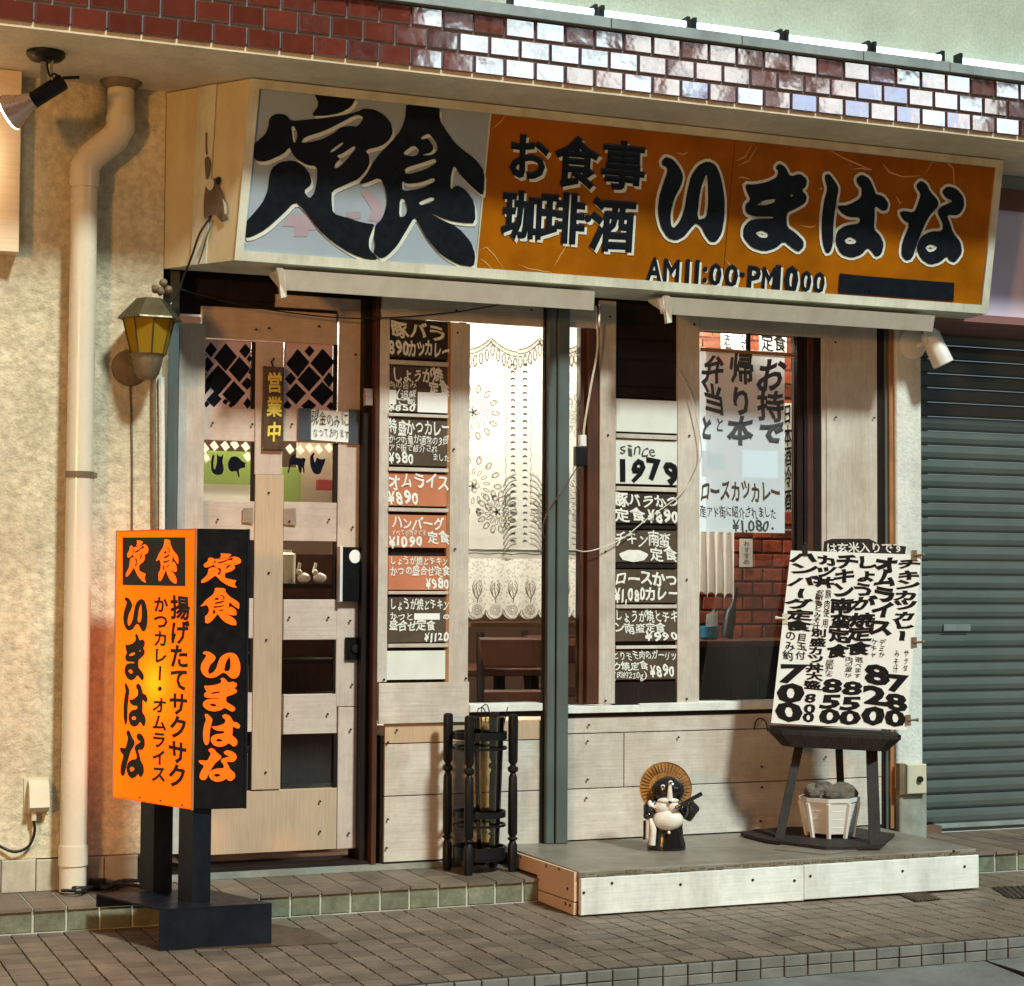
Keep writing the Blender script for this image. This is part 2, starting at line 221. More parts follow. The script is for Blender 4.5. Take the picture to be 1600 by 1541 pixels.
# ---------------------------------------------------------------- object helpers
def base(o):
    v = Vector((0, 0, 0))
    while o is not None: v += o.location; o = o.parent
    return v
def thing(name, label, cat, loc=(0, 0, 0), group=None, kind=None):
    o = bpy.data.objects.new(name, None); COL.objects.link(o); o.location = loc; o.empty_display_size = 0.1
    if label: o['label'] = label
    if cat: o['category'] = cat
    if group: o['group'] = group
    if kind: o['kind'] = kind
    return o
def tag(o, label=None, cat=None, group=None, kind=None):
    for k, v in (('label', label), ('category', cat), ('group', group), ('kind', kind)):
        if v: o[k] = v
    return o
class MB:
    def __init__(s): s.v = []; s.f = []
    def box(s, x0, x1, y0, y1, z0, z1, c=0.0):
        if x1 < x0: x0, x1 = x1, x0
        if y1 < y0: y0, y1 = y1, y0
        if z1 < z0: z0, z1 = z1, z0
        n = len(s.v)
        c = min(c, (x1 - x0) * .3, (z1 - z0) * .3, (y1 - y0) * .8)
        if c <= 0:
            s.v += [(x, y, z) for z in (z0, z1) for y in (y0, y1) for x in (x0, x1)]
            s.f += [tuple(n + i for i in q) for q in ((0, 1, 5, 4), (2, 6, 7, 3), (0, 4, 6, 2), (1, 3, 7, 5), (0, 2, 3, 1), (4, 5, 7, 6))]
        else:      # front (towards -y) edges chamfered
            s.v += [(x0 + c, y0, z0 + c), (x1 - c, y0, z0 + c), (x1 - c, y0, z1 - c), (x0 + c, y0, z1 - c), (x0, y0 + c, z0), (x1, y0 + c, z0), (x1, y0 + c, z1), (x0, y0 + c, z1), (x0, y1, z0), (x1, y1, z0), (x1, y1, z1), (x0, y1, z1)]
            s.f += [tuple(n + i for i in q) for q in ((0, 1, 2, 3), (4, 5, 1, 0), (5, 6, 2, 1), (6, 7, 3, 2), (7, 4, 0, 3), (8, 9, 5, 4), (9, 10, 6, 5), (10, 11, 7, 6), (11, 8, 4, 7), (8, 11, 10, 9))]
        return s
    def poly(s, pts, extr=None):
        n = len(s.v); k = len(pts); s.v += [tuple(p) for p in pts]; s.f.append(tuple(range(n, n + k)))
        if extr is not None:
            e = Vector(extr); s.v += [tuple(Vector(p) + e) for p in pts]; s.f.append(tuple(range(n + 2 * k - 1, n + k - 1, -1)))
            for i in range(k): j = (i + 1) % k; s.f.append((n + i, n + k + i, n + k + j, n + j))
        return s
    def tube(s, pts, r, seg=10, cap=True):
        pts = [Vector(p) for p in pts]; rings = []; up = None
        for i, p in enumerate(pts):
            d = (pts[min(i + 1, len(pts) - 1)] - pts[max(i - 1, 0)]).normalized()
            if up is None: up = Vector((0, 0, 1)) if abs(d.z) < 0.9 else Vector((0, 1, 0))
            a = d.cross(up).normalized(); b = a.cross(d).normalized(); up = b
            rr = r[i] if isinstance(r, (list, tuple)) else r
            n = len(s.v); rings.append(n)
            for k in range(seg): t = 2 * math.pi * k / seg; s.v.append(tuple(p + a * math.cos(t) * rr + b * math.sin(t) * rr))
        for a, b in zip(rings, rings[1:]):
            for k in range(seg): j = (k + 1) % seg; s.f.append((a + k, a + j, b + j, b + k))
        if cap: s.f.append(tuple(rings[0] + k for k in range(seg))[::-1]); s.f.append(tuple(rings[-1] + k for k in range(seg)))
        return s
    def lathe(s, prof, c=(0, 0, 0), seg=20, sx=1, sy=1, M4=None):
        rings = []
        for r, z in prof:
            n = len(s.v); rings.append(n)
            for k in range(seg):
                t = 2 * math.pi * k / seg; p = Vector((r * math.cos(t) * sx, r * math.sin(t) * sy, z))
                if M4 is not None: p = M4 @ p
                s.v.append(tuple(p + Vector(c)))
        for a, b in zip(rings, rings[1:]):
            for k in range(seg): j = (k + 1) % seg; s.f.append((a + k, a + j, b + j, b + k))
        s.f.append(tuple(rings[0] + k for k in range(seg))[::-1]); s.f.append(tuple(rings[-1] + k for k in range(seg)))
        return s
    def blob(s, c, r, seed=0, rough=0.15, nu=14, nv=9):
        rn = random.Random(seed); ph = [(rn.uniform(1, 3), rn.uniform(0, 6), rn.uniform(1, 3), rn.uniform(0, 6)) for _ in range(4)]
        n0 = len(s.v)
        for j in range(nv + 1):
            th = math.pi * j / nv
            for i in range(nu):
                a = 2 * math.pi * i / nu; k = 1 + rough * sum(math.sin(p * math.cos(th) * 2 + q) * math.sin(round(u) * a + w) for p, q, u, w in ph) / 2
                s.v.append((c[0] + r[0] * k * math.sin(th) * math.cos(a), c[1] + r[1] * k * math.sin(th) * math.sin(a), c[2] + r[2] * k * math.cos(th)))
        for j in range(nv):
            for i in range(nu):
                i2 = (i + 1) % nu; s.f.append((n0 + j * nu + i, n0 + (j + 1) * nu + i, n0 + (j + 1) * nu + i2, n0 + j * nu + i2))
        return s
    def mesh(s, name, m, off=Vector((0, 0, 0)), smooth=False):
        me = bpy.data.meshes.new(name); me.from_pydata([tuple(Vector(p) - off) for p in s.v], [], s.f); me.materials.append(m)
        if smooth:
            for p in me.polygons: p.use_smooth = True
            me.set_sharp_from_angle(angle=math.radians(40))
        me.update(); return me
    def build(s, name, m, parent=None, smooth=False, fix=True, **tags):
        loc = base(parent) if parent else Vector((0, 0, 0)); o_loc = Vector((0, 0, 0))
        if parent is None and s.v:                    # a one-mesh thing: origin at the middle of its base
            xs, ys, zs = zip(*s.v); o_loc = Vector(((min(xs) + max(xs)) / 2, (min(ys) + max(ys)) / 2, min(zs)))
        me = s.mesh(name, m, loc + o_loc, smooth)
        if fix:
            bm = bmesh.new(); bm.from_mesh(me); bmesh.ops.recalc_face_normals(bm, faces=bm.faces); bm.to_mesh(me); bm.free()
        o = bpy.data.objects.new(name, me); COL.objects.link(o)
        if parent: o.parent = parent
        o.location = o_loc; tag(o, **tags); return o
def piece(name, me, m_loc, parent):       # a repeat sharing mesh data
    o = bpy.data.objects.new(name, me); COL.objects.link(o); o.parent = parent; o.location = Vector(m_loc) - base(parent); return o
def screws(parent, pts, r=0.0045, d=0.004):
    b = MB()
    for x, y, z in pts: b.tube([(x, y - d, z), (x, y + 0.001, z)], r, 7)
    return b.build('screw_heads', M['screw'], parent, kind='stuff')

# lettering: glyph outlines of the bundled typeface, thickened, jittered and laid on a surface
_g = {}
def glyph(ch, off=0.0):
    k = (ch, off)
    if k in _g: return _g[k]
    cu = bpy.data.curves.new('t', 'FONT'); cu.body = ch; cu.size = 1; cu.resolution_u = 2; cu.fill_mode = 'BOTH'
    if off > 0: cu.bevel_depth = off; cu.bevel_resolution = 0
    else: cu.offset = off; cu.fill_mode = 'FRONT'
    o = bpy.data.objects.new('t', cu); COL.objects.link(o)
    dg = bpy.context.evaluated_depsgraph_get(); me = o.evaluated_get(dg).to_mesh()
    r = ([(v.co.x, v.co.y, v.co.z) for v in me.vertices], [tuple(p.vertices) for p in me.polygons if off <= 0 or min(me.vertices[i].co.z for i in p.vertices) > -1e-5])
    o.evaluated_get(dg).to_mesh_clear(); bpy.data.objects.remove(o); bpy.data.curves.remove(cu); _g[k] = r; return r
class Frame:            # a flat surface: origin, unit right, unit up, outward normal
    def __init__(s, O, U, V, N=None): s.O = Vector(O); s.U = Vector(U).normalized(); s.V = Vector(V).normalized(); s.N = (Vector(N) if N else s.U.cross(s.V)).normalized()
    def at(s, u, v, d=0.0): return s.O + s.U * u + s.V * v + s.N * d
    def hit(s, px, py):
        p = on_plane(px, py, s.O, s.N) - s.O; return p.dot(s.U), p.dot(s.V)
def wall(Y): return Frame((0, Y, 0), (1, 0, 0), (0, 0, 1))
FW = wall(0)
SMALL = set('ょっャュョァィゥェォぁぃぅぇぉゃゅ')
def lay(text, u0, u1, v0, v1, off=0.02, vertical=False, jit=0.04, rn=None, slant=0.0, narrow=0.62):
    rn = rn or random.Random(hash(text) % 1000 if False else sum(map(ord, text)))
    n = len(text); ws = [1.0 if (ord(c) > 0x2000 or vertical) else (narrow * .4 if c in ',.:' else narrow * .7 if c in '1-' else narrow) for c in text]; tot = sum(ws); out = []; pos = 0
    for c, w in zip(text, ws):
        vs, fs = glyph(c, off)
        if vertical: cu0, cu1 = u0, u1; cv1 = v1 - (v1 - v0) * pos / tot; cv0 = v1 - (v1 - v0) * (pos + w) / tot
        else: cu0 = u0 + (u1 - u0) * pos / tot; cu1 = u0 + (u1 - u0) * (pos + w) / tot; cv0, cv1 = v0, v1
        pos += w
        if not vs or c == ' ': continue
        if ord(c) > 0x2000 and c not in '¥': gx0, gx1, gy0, gy1 = -0.02, EMW - 0.0, EMB, EMT
        else:
            xs = [p[0] for p in vs]; gx0, gx1 = min(xs) - 0.03, max(xs) + 0.03; gy0, gy1 = -0.03, 0.76
            if c in '-~・': gx0 -= 0.15; gx1 += 0.15
            if c == '1': gx0 -= .08; gx1 += .08
            if c == '1' and vertical: gx0 -= .1; gx1 += .1
            if c == ':' : gy1 = 0.66
        a = rn.uniform(-jit, jit) * 1.5; k = 1 + rn.uniform(-jit, jit); du = rn.uniform(-jit, jit) * 0.5; dv = rn.uniform(-jit, jit); ph = rn.uniform(0, 6)
        pts = []
        for x, y, zz_ in vs:
            s_, t_ = (x - gx0) / (gx1 - gx0) - .5, (y - gy0) / (gy1 - gy0) - .5
            if c == 'ー' and vertical: s_, t_ = t_, -s_
            s2 = (s_ + a * t_ + slant * t_) * k + du + jit * 0.5 * math.sin(5 * t_ + ph); t2 = (t_ + a * s_) * k + dv + jit * 0.5 * math.sin(5 * s_ + ph)
            pts.append((cu0 + (s2 + .5) * (cu1 - cu0), cv0 + (t2 + .5) * (cv1 - cv0), zz_ * min(.02, (cv1 - cv0) * .3)))
        out.append((pts, fs))
    return out
vs_, _ = glyph('国'); EMW = max(v[0] for v in vs_) + 0.06; EMB = min(v[1] for v in vs_) - 0.05; EMT = max(v[1] for v in vs_) + 0.05
def letter(parent, fr, items, m, d=0.002, name='lettering'):
    b = MB()
    for pts, fs in items:
        n = len(b.v); b.v += [tuple(fr.at(q[0], q[1], d + (q[2] if len(q) > 2 else 0))) for q in pts]; b.f += [tuple(n + i for i in f) for f in fs]
    return b.build(name, m, parent, fix=False)
def shape(fr, outlines, offset=0.0, smooth=1):      # filled brush shape from outline and holes, smoothed, optionally swollen
    cu = bpy.data.curves.new('s', 'CURVE'); cu.dimensions = '2D'; cu.fill_mode = 'FRONT' if not offset else 'BOTH'; cu.bevel_depth = offset; cu.bevel_resolution = 0
    for pts in outlines:
        for _ in range(smooth):
            q = []
            for i in range(len(pts)):
                a, b2 = pts[i], pts[(i + 1) % len(pts)]
                q += [(a[0] * .8 + b2[0] * .2, a[1] * .8 + b2[1] * .2), (a[0] * .2 + b2[0] * .8, a[1] * .2 + b2[1] * .8)]
            pts = q
        sp = cu.splines.new('POLY'); sp.points.add(len(pts) - 1); sp.use_cyclic_u = True
        for p, q in zip(sp.points, pts): p.co = (q[0], q[1], 0, 1)
    o = bpy.data.objects.new('s', cu); COL.objects.link(o); dg = bpy.context.evaluated_depsgraph_get(); me = o.evaluated_get(dg).to_mesh()
    r = ([(v.co.x, v.co.y) for v in me.vertices], [tuple(p.vertices) for p in me.polygons if not offset or min(me.vertices[i].co.z for i in p.vertices) > -1e-6])
    o.evaluated_get(dg).to_mesh_clear(); bpy.data.objects.remove(o); bpy.data.curves.remove(cu); return r

# ---------------------------------------------------------------- the ground
pav = MB().box(-6, 12, -1.66, 2.5, -0.10, -0.0045).build('pavement', M['gap'], kind='structure')
T = 0.09; rn = random.Random(3)
tvar = []
for k in range(4):
    b = MB(); h = T / 2 - 0.0030; t = [rn.uniform(-.0012, .0012) for _ in range(4)]
    g = h - .004; b.v += [(-h, -g, t[0]), (h, -g, t[1]), (h, g, t[2]), (-h, g, t[3]), (-h, -g, -.012), (h, -g, -.012), (h, g, -.012), (-h, g, -.012)]
    b.f += [(0, 1, 2, 3), (0, 4, 5, 1), (1, 5, 6, 2), (2, 6, 7, 3), (3, 7, 4, 0)]
    tvar.append(b.mesh('paving_tile', M['tilefloor']))
cells = []
for j in range(16):
    for i in range(-20, 100):
        x = 0.64 + (i + .5) * T; y = -1.64 + (j + .5) * T
        if (y > -0.42 and x < 4.9) or y > -0.33: continue
        p = Vector((x, y, 0)) - CP; z = p.dot(CF); u = 800 + FOC * p.dot(CR) / z; v = 770 - FOC * p.dot(CU) / z
        infr = -20 < u < 1620 and v < 1560
        hidden = 2.95 < x < 4.7 and y > -0.72
        cells.append((0 if infr and not hidden else 1, z, x, y))
cells.sort(); far = MB()
for n, (q, z, x, y) in enumerate(cells):
    if n < 300 and q == 0: piece('paving_tile', rn.choice(tvar), (x, y, rn.uniform(-.001, .001)), pav)
    elif x < 8:
        h = T / 2 - 0.0030; a, b2 = rn.uniform(-.001, .001), rn.uniform(-.001, .001)
        g = h - .004; far.v += [(x - h, y - g, a), (x + h, y - g, b2), (x + h, y + g, a), (x - h, y + g, b2), (x - h, y - g, -.012), (x + h, y - g, -.012), (x + h, y + g, -.012), (x - h, y + g, -.012)]
        n0 = len(far.v) - 8; far.f += [tuple(n0 + i for i in f) for f in ((0, 1, 2, 3), (0, 4, 5, 1), (1, 5, 6, 2), (2, 6, 7, 3), (3, 7, 4, 0))]
far.build('farther_paving_tiles', M['tilefloor'], pav, fix=False, kind='stuff')
# kerb: two courses of square tiles, then the worn concrete gutter and the street
kerb = MB().box(-6, 12, -1.672, -1.60, -0.10, -0.004).build('kerb', M['gap'], kind='structure')
kt = [MB().box(-.0425, .0425, -.014, .0, -.0165, .0165, .002).mesh('kerb_tile', M['kerbtile']) for _ in range(2)]
k = 0
for i in range(-3, 50):
    x = 0.64 + (i + .5) * T
    for z, zz in ((-.016, 0), (-.052, 1)):
        piece('kerb_tile', kt[0], (x, -1.672 + rn.uniform(-.002, .002), z + rn.uniform(-.001, .001)), kerb)
sb = MB()
gx = [-6 + i * 0.25 for i in range(73)]
for j, (ya, yb, za, zb) in enumerate(((-1.674, -1.90, -.070, -.082), (-1.90, -2.4, -.082, -.105))):
    for a, c in zip(gx, gx[1:]): sb.poly([(a, yb, zb), (c, yb, zb), (c, ya, za + rn.uniform(-.0, .004)), (a, ya, za)])
sb.build('gutter', M['asphalt'], kind='structure')
gj = MB()
MB().box(4.05, 4.058, -2.4, -1.68, -.12, -.068).build('gutter_joint', M['gap'], kind='structure')
MB().poly([(-60, -60, -.11), (60, -60, -.11), (60, -2.4, -.11), (-60, -2.4, -.11)]).build('road', M['road'], kind='structure')
# entrance step with its tiled riser
step = MB().box(-3, 9, -0.405, 0.9, -0.02, 0.086).build('entrance_step', M['grout_light'], kind='structure')
rt = MB().box(-.0545, .0545, -.004, 0, -.037, .038, .003).mesh('step_tile', M['steptile'])
tt = MB().box(-.0545, .0545, -.10, .10, 0, .012, .0).mesh('step_top_tile', M['tilefloor'])
for i in range(-5, 46):
    x = 2.262 - 16 * .116 + (i + .5) * .116
    if 2.95 < x < 4.6: continue
    piece('step_tile', rt, (x, -.405 + rn.uniform(-.001, .001), .041), step)
for i in range(-5, 46):
    x = 2.262 - 16 * .116 + (i + .5) * .116
    for j in range(3):
        if 2.95 < x < 4.7 or (j == 2 and x < 4.9): continue
        piece('step_top_tile', tt, (x, -.318 + j * .204, .078), step)

# ---------------------------------------------------------------- walls, soffit, fascia
ZS, ZF = 3.112, 3.125         # soffit height, underside of the fascia tiles
w = thing('stucco_wall', 'cream stucco wall with drainpipe left of the shop door', 'wall', (0.3, -0.05, 0.09))
MB().box(-3, 1.485, -0.05, 0.4, 0.21, 3.3).build('render_coat', M['stucco'], w)
for i in range(-20, 13):
    x0 = -0.08 + i * .125
    if x0 + .125 < 1.5: MB().box(x0 + .001, x0 + .123, -.066, .0, .09, .207 + rn.uniform(-.002, .002), .003).build('skirting_stone', M['skirt_cream'], w)
    if i > 11: break
w2 = thing('stucco_pillar', 'white stucco pillar between the window and the roller shutter', 'pillar', (4.87, 0.1, 0.165))
x0, x1, z0, z1 = rect(1401, 1441, 500, 1272, -0.03)
MB().box(x0, x1, -0.03, 0.3, 0.33, 3.2, .006).build('render_coat', M['stucco_white'], w2)
MB().box(x0 + .002, x1 + .01, -0.045, 0.3, 0.09, 0.33, .004).build('plinth', M['granite'], w2)
canopy = thing('tiled_canopy', 'overhanging canopy with dark red glazed brick tiles and cream soffit', 'canopy', (3, -0.3, ZS))
MB().box(-3, 9, -0.695, 0.5, ZS, ZS + .03).build('soffit', M['soffit'], canopy)
MB().box(-3, 9, -0.700, -0.45, ZS + .0305, 3.356).build('fascia_wall', M['grout'], canopy)
bt = MB().box(-.0582, .0582, -.010, 0, -.0345, .0345, .004).mesh('brick_tile', M['glaze'])
for r in range(3):
    for i in range(-3, 42):
        x = 1.017 + .0618 - .1235 + (i + (0.5 if r % 2 else 0)) * .1235 - .0
        o = piece('brick_tile', bt, (x, -.700, 3.165 + r * .0775), canopy)
        o.rotation_euler = (rn.gauss(0, .010), 0, rn.gauss(0, .012))
for i, (a, b2) in enumerate(((-3, .8), (.803, 2.1), (2.103, 3.05), (3.053, 3.62), (3.623, 4.18), (4.183, 4.6), (4.603, 9))):
    MB().box(a, b2, -.735, -.45, 3.358, 3.400 + rn.uniform(-.001, .001), .002).build('ledge_cover', M['ledge'], canopy)
up = thing('upper_wall', 'pale green rough upper wall above the fluorescent tubes', 'wall', (3, -0.4, 3.4))
MB().box(-3, 9, -0.50, -0.3, 3.403, 6.5).build('render_coat', M['stucco_green'], up)
# fluorescent tubes along the ledge
px = [(800, 3), (934, 16), (1078, 34), (1222, 53), (1359, 72), (1475, 84)]
xs = [py_(a, b2, -.60).x for a, b2 in px]; pit = (xs[-1] - xs[1]) / 4
lab = ['leftmost bare fluorescent tube, cut by the top of the picture', 'second bare fluorescent tube from the left on the canopy ledge', 'third bare fluorescent tube from the left on the canopy ledge', 'fourth bare fluorescent tube from the left on the canopy ledge', 'fifth bare fluorescent tube on the ledge, above the kana lettering', 'rightmost fluorescent tube running out of the picture']
edges = [xs[0] - pit] + xs[:1] + [xs[1], xs[2], xs[3], xs[4] - .0, xs[5]]
spans = [(xs[0] - .02, xs[1]), (xs[1], xs[2]), (xs[2], xs[3]), (xs[3], xs[4]), (xs[4], xs[5]), (xs[5] + .06, xs[5] + .7)]
for (a, b2), l in zip(spans, lab):
    t = thing('fluorescent_lamp', l, 'tube light', ((a + b2) / 2, -.60, 3.402), 'bare tubes on the canopy ledge')
    MB().tube([(a + .022, -.60, 3.456), (b2 - .022, -.60, 3.456)], .0135, 12).build('tube', M['tube'], t, smooth=True)
    for xx in (a + .008, b2 - .022): MB().box(xx, xx + .014, -.618, -.57, 3.404, 3.484).build('lamp_holder', M['black_wood'], t)
# lintel and roller shutter to the right
lin = thing('shop_lintel', 'lilac painted lintel over the roller shutter', 'lintel', (6, .15, 2.3))
zA = py_(1560, 505, -.12).z; zB = py_(1560, 503 - 8, -.12).z; zC = py_(1580, 330, -.12).z
MB().box(4.955, 9, -.12, .4, zB, zC).build('lilac_panel', M['lilac'], lin)
MB().box(4.955, 9, -.128, .4, zC, 3.05).build('maroon_band', M['maroon'], lin)  # darker maroon strip above the lilac panel
MB().box(4.955, 9, -.135, .4, 3.05, 3.11).build('top_moulding', M['ledge'], lin)
MB().box(4.955, 9, -.14, .4, zB - .035, zB).build('drip_edge', M['maroon'], lin)
sh = thing('roller_shutter', 'closed grey green roller shutter with horizontal slats', 'shutter', (6, .25, .09))
zt = zB + .05; ns = 35; ph = (zt - .12) / ns
sm_ = None
for i in range(ns):
    b = MB(); z = .12 + i * ph
    prof = [(0, 0), (-.010, ph * .18), (-.016, ph * .5), (-.014, ph * .82), (-.002, ph * .93), (.008, ph * .97)]
    for (ya, za), (yb, zb) in zip(prof, prof[1:]): b.poly([(-.0, ya, za), (4, ya, za), (4, yb, zb), (0, yb, zb)])
    if sm_ is None: sm_ = b.mesh('slat', M['shutter'])
    piece('slat', sm_, (4.94, .27, z), sh)
MB().box(4.94, 9, .25, .275, .10, .12).build('bottom_rail', M['ledge'], sh)
MB().box(4.94, 9, .24, .34, .086, .099).build('rubber_strip', M['gap'], sh)
MB().poly([rx for rx in ((5.25, .246, 1.02), (5.40, .246, 1.02), (5.40, .246, 1.05), (5.25, .246, 1.05))], (0, .01, 0)).build('pull_handle', M['ledge'], sh)

# ---------------------------------------------------------------- the storefront carcass
sf = thing('storefront', 'whitewashed timber storefront with two windows and a panelled base', 'storefront', (3.3, 0, .09))
def brd(pl, pr, pt, pb, Y=0.0, m='plankv', name='board', th=.018, c=.0015, par=None):
    a, b2, z0, z1 = rect(pl, pr, pt, pb, Y); return MB().box(a, b2, Y, Y + th, z0, z1, c).build(name, M[m], par or sf), (a, b2, z0, z1)
XL, XR = 1.49, py_(1400, 900, 0).x - .004
def prow(X0, X1, z0, z1, Y=0, m='plank', name='plank', gap=.002): return MB().box(X0 + gap, X1 - gap, Y, Y + .018, z0 + gap, z1 - gap, .0015).build(name, M[m], sf)
MB().box(2.40, 4.79, .019, .07, .10, .62).build('base_wall', M['dark_wood'], sf)
xl = py_(600, 1240, 0).x; xm1 = py_(846, 1240, 0).x; xm2 = py_(889, 1240, 0).x; xe = py_(1378, 1200, 0).x
zr = [py_(700, y, 0).z for y in (1343, 1241, 1160, 1128)]
zq = [py_(930, y, 0).z for y in (1312, 1232, 1146, 1118)]
prow(xl, xm1, zr[0], zr[1]); prow(xl, xm1, zr[1], zr[2]); prow(xl, xm1, zr[2], zr[3], m='tanwood')
xj = py_(975, 1190, 0).x
prow(xm2 - .02, xe, zq[0], zq[1]); prow(xm2 - .02, xj, zq[1], zq[2]); prow(xj, xe, zq[1], zq[2]); prow(xm2 - .02, xe, zq[2], zq[3], m='plank')
MB().box(xl, XR, .004, .03, .091, zr[0]).build('base_strip', M['dark_wood'], sf)
brd(592, 733, 1067, 1130, -.014, 'plank', 'plank')
brd(592, 607, 497, 1066, -.004, 'plankv'); brd(703, 733, 505, 1066, -.004, 'plankv')
brd(698, 703.5, 505, 1066, -.002, 'orange_wood', 'inner_edge', th=.04)
brd(598, 850, 467, 503, -.006, 'plank', 'header_board'); brd(889, 932, 480, 512, -.006, 'plank', 'header_board')
brd(937, 962, 470, 1100, -.006, 'plankv'); brd(1059, 1093, 490, 1098, -.006, 'plankv')
brd(1094, 1300, 494, 522, -.006, 'plank', 'header_board')
brd(1292, 1371, 500, 1104, .0, 'plankv')
brd(1284, 1291, 515, 1098, .006, 'plankv', 'window_post', th=.05); brd(1272, 1283.5, 515, 1098, .012, 'dark_wood', 'window_post', th=.05); brd(1262, 1271.5, 515, 1098, .016, 'red_wood', 'window_post', th=.05); brd(1257, 1261.5, 515, 1098, .02, 'dark_wood', 'window_post', th=.05); brd(1246, 1256, 515, 1098, .03, 'dark_wood', 'window_post', th=.05)
brd(1371, 1383, 500, 1300, .01, 'dark_wood', 'corner_post', th=.05); brd(1383.5, 1390, 500, 1300, .0, 'steel', 'corner_rail', th=.05); brd(1390.5, 1400, 500, 1295, -.012, 'orange_wood', 'corner_edge', th=.05)
brd(918, 936.5, 512, 1100, .004, 'red_wood', 'window_post', th=.05); brd(906, 918, 512, 1100, .03, 'red_wood', 'window_post', th=.04)
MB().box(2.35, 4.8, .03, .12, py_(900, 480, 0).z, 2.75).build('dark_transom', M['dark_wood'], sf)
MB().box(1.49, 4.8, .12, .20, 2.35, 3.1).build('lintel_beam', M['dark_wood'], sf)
# sills
for pl, pr, pt, pb in ((734, 850, 1100, 1112), (888, 1000, 1103, 1114), (1000, 1240, 1097, 1110)):
    brd(pl, pr, pt, pb, -.02, 'white_wood', 'window_sill', th=.09)
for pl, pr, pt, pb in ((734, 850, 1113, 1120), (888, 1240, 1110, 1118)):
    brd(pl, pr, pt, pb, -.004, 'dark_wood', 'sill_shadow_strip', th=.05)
# door jambs
brd(275, 316, 505, 1334, .06, 'plankv', 'jamb_board', th=.06)
brd(259, 275, 422, 1334, .0, 'steel', 'steel_jamb', th=.12)
x0 = py_(592, 900, 0).x
MB().box(x0 - .022, x0 - .002, -.002, .20, .10, 2.45, .002).build('door_jamb', M['red_wood'], sf)
MB().box(x0 - .055, x0 - .0225, .05, .20, .10, 2.45, .002).build('door_jamb', M['dark_wood'], sf)
MB().box(1.50, x0, .02, .22, .096, .125).build('threshold', M['dark_wood'], sf)
MB().box(1.50, x0 + .4, -.02, .03, .091, .112).build('threshold_stone', M['granite'], sf)
sc = []
for X, y in ((606, 1160), (606, 1280), (600, 1062), (598, 1102), (728, 1060), (718, 1095), (709, 702), (711, 858), (715, 520), (918 + 35, 495), (950, 680), (946, 862), (946, 1095), (1085, 507), (1077, 681), (1073, 906), (1073, 1092), (1305, 535), (1306, 652), (1366, 653), (920, 1133), (918, 1158), (918, 1218), (916, 1247), (1060, 1152), (1190, 1198), (1190, 1230), (1188, 1283), (1290, 1183), (604, 1325), (620, 1141), (713, 485), (830, 485)):
    p = py_(X, y, -.008); sc.append((p.x, -.008, p.z))
screws(sf, sc)
# glass panes
def pane(pl, pr, pt, pb, Y, par=sf): a, b2, z0, z1 = rect(pl, pr, pt, pb, Y); return MB().box(a, b2, Y, Y + .004, z0, z1).build('pane', M['glass'], par)
brd(1094, 1246, 548, 553, .030, 'orange_wood', 'window_bar', th=.02); brd(1168, 1173, 520, 548, .031, 'dark_wood', 'window_bar', th=.018)
pane(733, 850, 500, 1100, .045); pane(880, 908, 510, 1102, .047); pane(1092, 1256, 515, 1096, .055)
# steel post of the sign
po = thing('steel_post', 'grey green steel channel post between door side and right window', 'post', (3.12, -.05, .165))
for pl, pr, Y, m in ((856, 868, -.05, 'steel'), (868, 871, -.035, 'gap'), (871, 889, -.058, 'steel')):
    a, b2, _, _ = rect(pl, pr, 500, 1300, Y); MB().box(a, b2, Y, .0, .166, 2.45, .003).build('flange', M[m], po)
a, b2, _, _ = rect(849, 856, 500, 1300, -.02); MB().box(a, b2, -.02, .0, .166, 2.45).build('rubber_seal', M['gap'], po)

# ---------------------------------------------------------------- door
YD = .10
dr = thing('shop_door', 'whitewashed lattice door with ten small window openings', 'door', (1.98, YD, .13))
def dbrd(pl, pr, pt, pb, m='doorwood', Y=YD, th=.03, name='rail', par=None): return brd(pl, pr, pt, pb, Y, m, name, th, .002, par or dr)
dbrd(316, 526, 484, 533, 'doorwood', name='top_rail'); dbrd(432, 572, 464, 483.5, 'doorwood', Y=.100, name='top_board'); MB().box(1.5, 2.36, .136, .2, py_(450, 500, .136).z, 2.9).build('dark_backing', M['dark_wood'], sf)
dbrd(399, 442, 535, 742, 'doorwoodv', Y=YD - .006, name='middle_stile'); dbrd(396, 441, 742, 1234, 'tanwood', Y=YD - .006, name='middle_stile')
dbrd(527.5, 573, 484, 1104, 'doorwoodv', name='right_stile'); dbrd(527.5, 573, 1105, 1326, 'doorwoodv', name='right_stile')
for a, b2 in ((638, 689), (783, 844), (935, 998), (1083, 1145)):
    dbrd(314, 398, a, b2 if a < 900 else b2, 'doorwood'); dbrd(443, 526, a + 2, b2 + 2, 'doorwood')
dbrd(322, 526, 1235, 1332, 'tanwood', name='bottom_board')
for (a, b2, c, d) in ((314, 398, 533, 638), (443, 526, 537, 640), (314, 398, 689, 783), (443, 526, 691, 785), (330, 396, 844, 935), (441, 526, 846, 937), (330, 396, 998, 1083), (441, 526, 1000, 1085), (330, 396, 1145, 1235), (441, 526, 1147, 1237)):
    x0_, x1_, z0_, z1_ = rect(a, b2, c, d, YD + .02); MB().box(x0_, x1_, YD + .02, YD + .024, z0_, z1_).build('pane', M['glass'], dr)
    MB().box(x1_ - .018, x1_ - .002, YD + .003, YD + .0195, z0_, z1_).build('glazing_bead', M['dark_wood'], dr)
sc = []
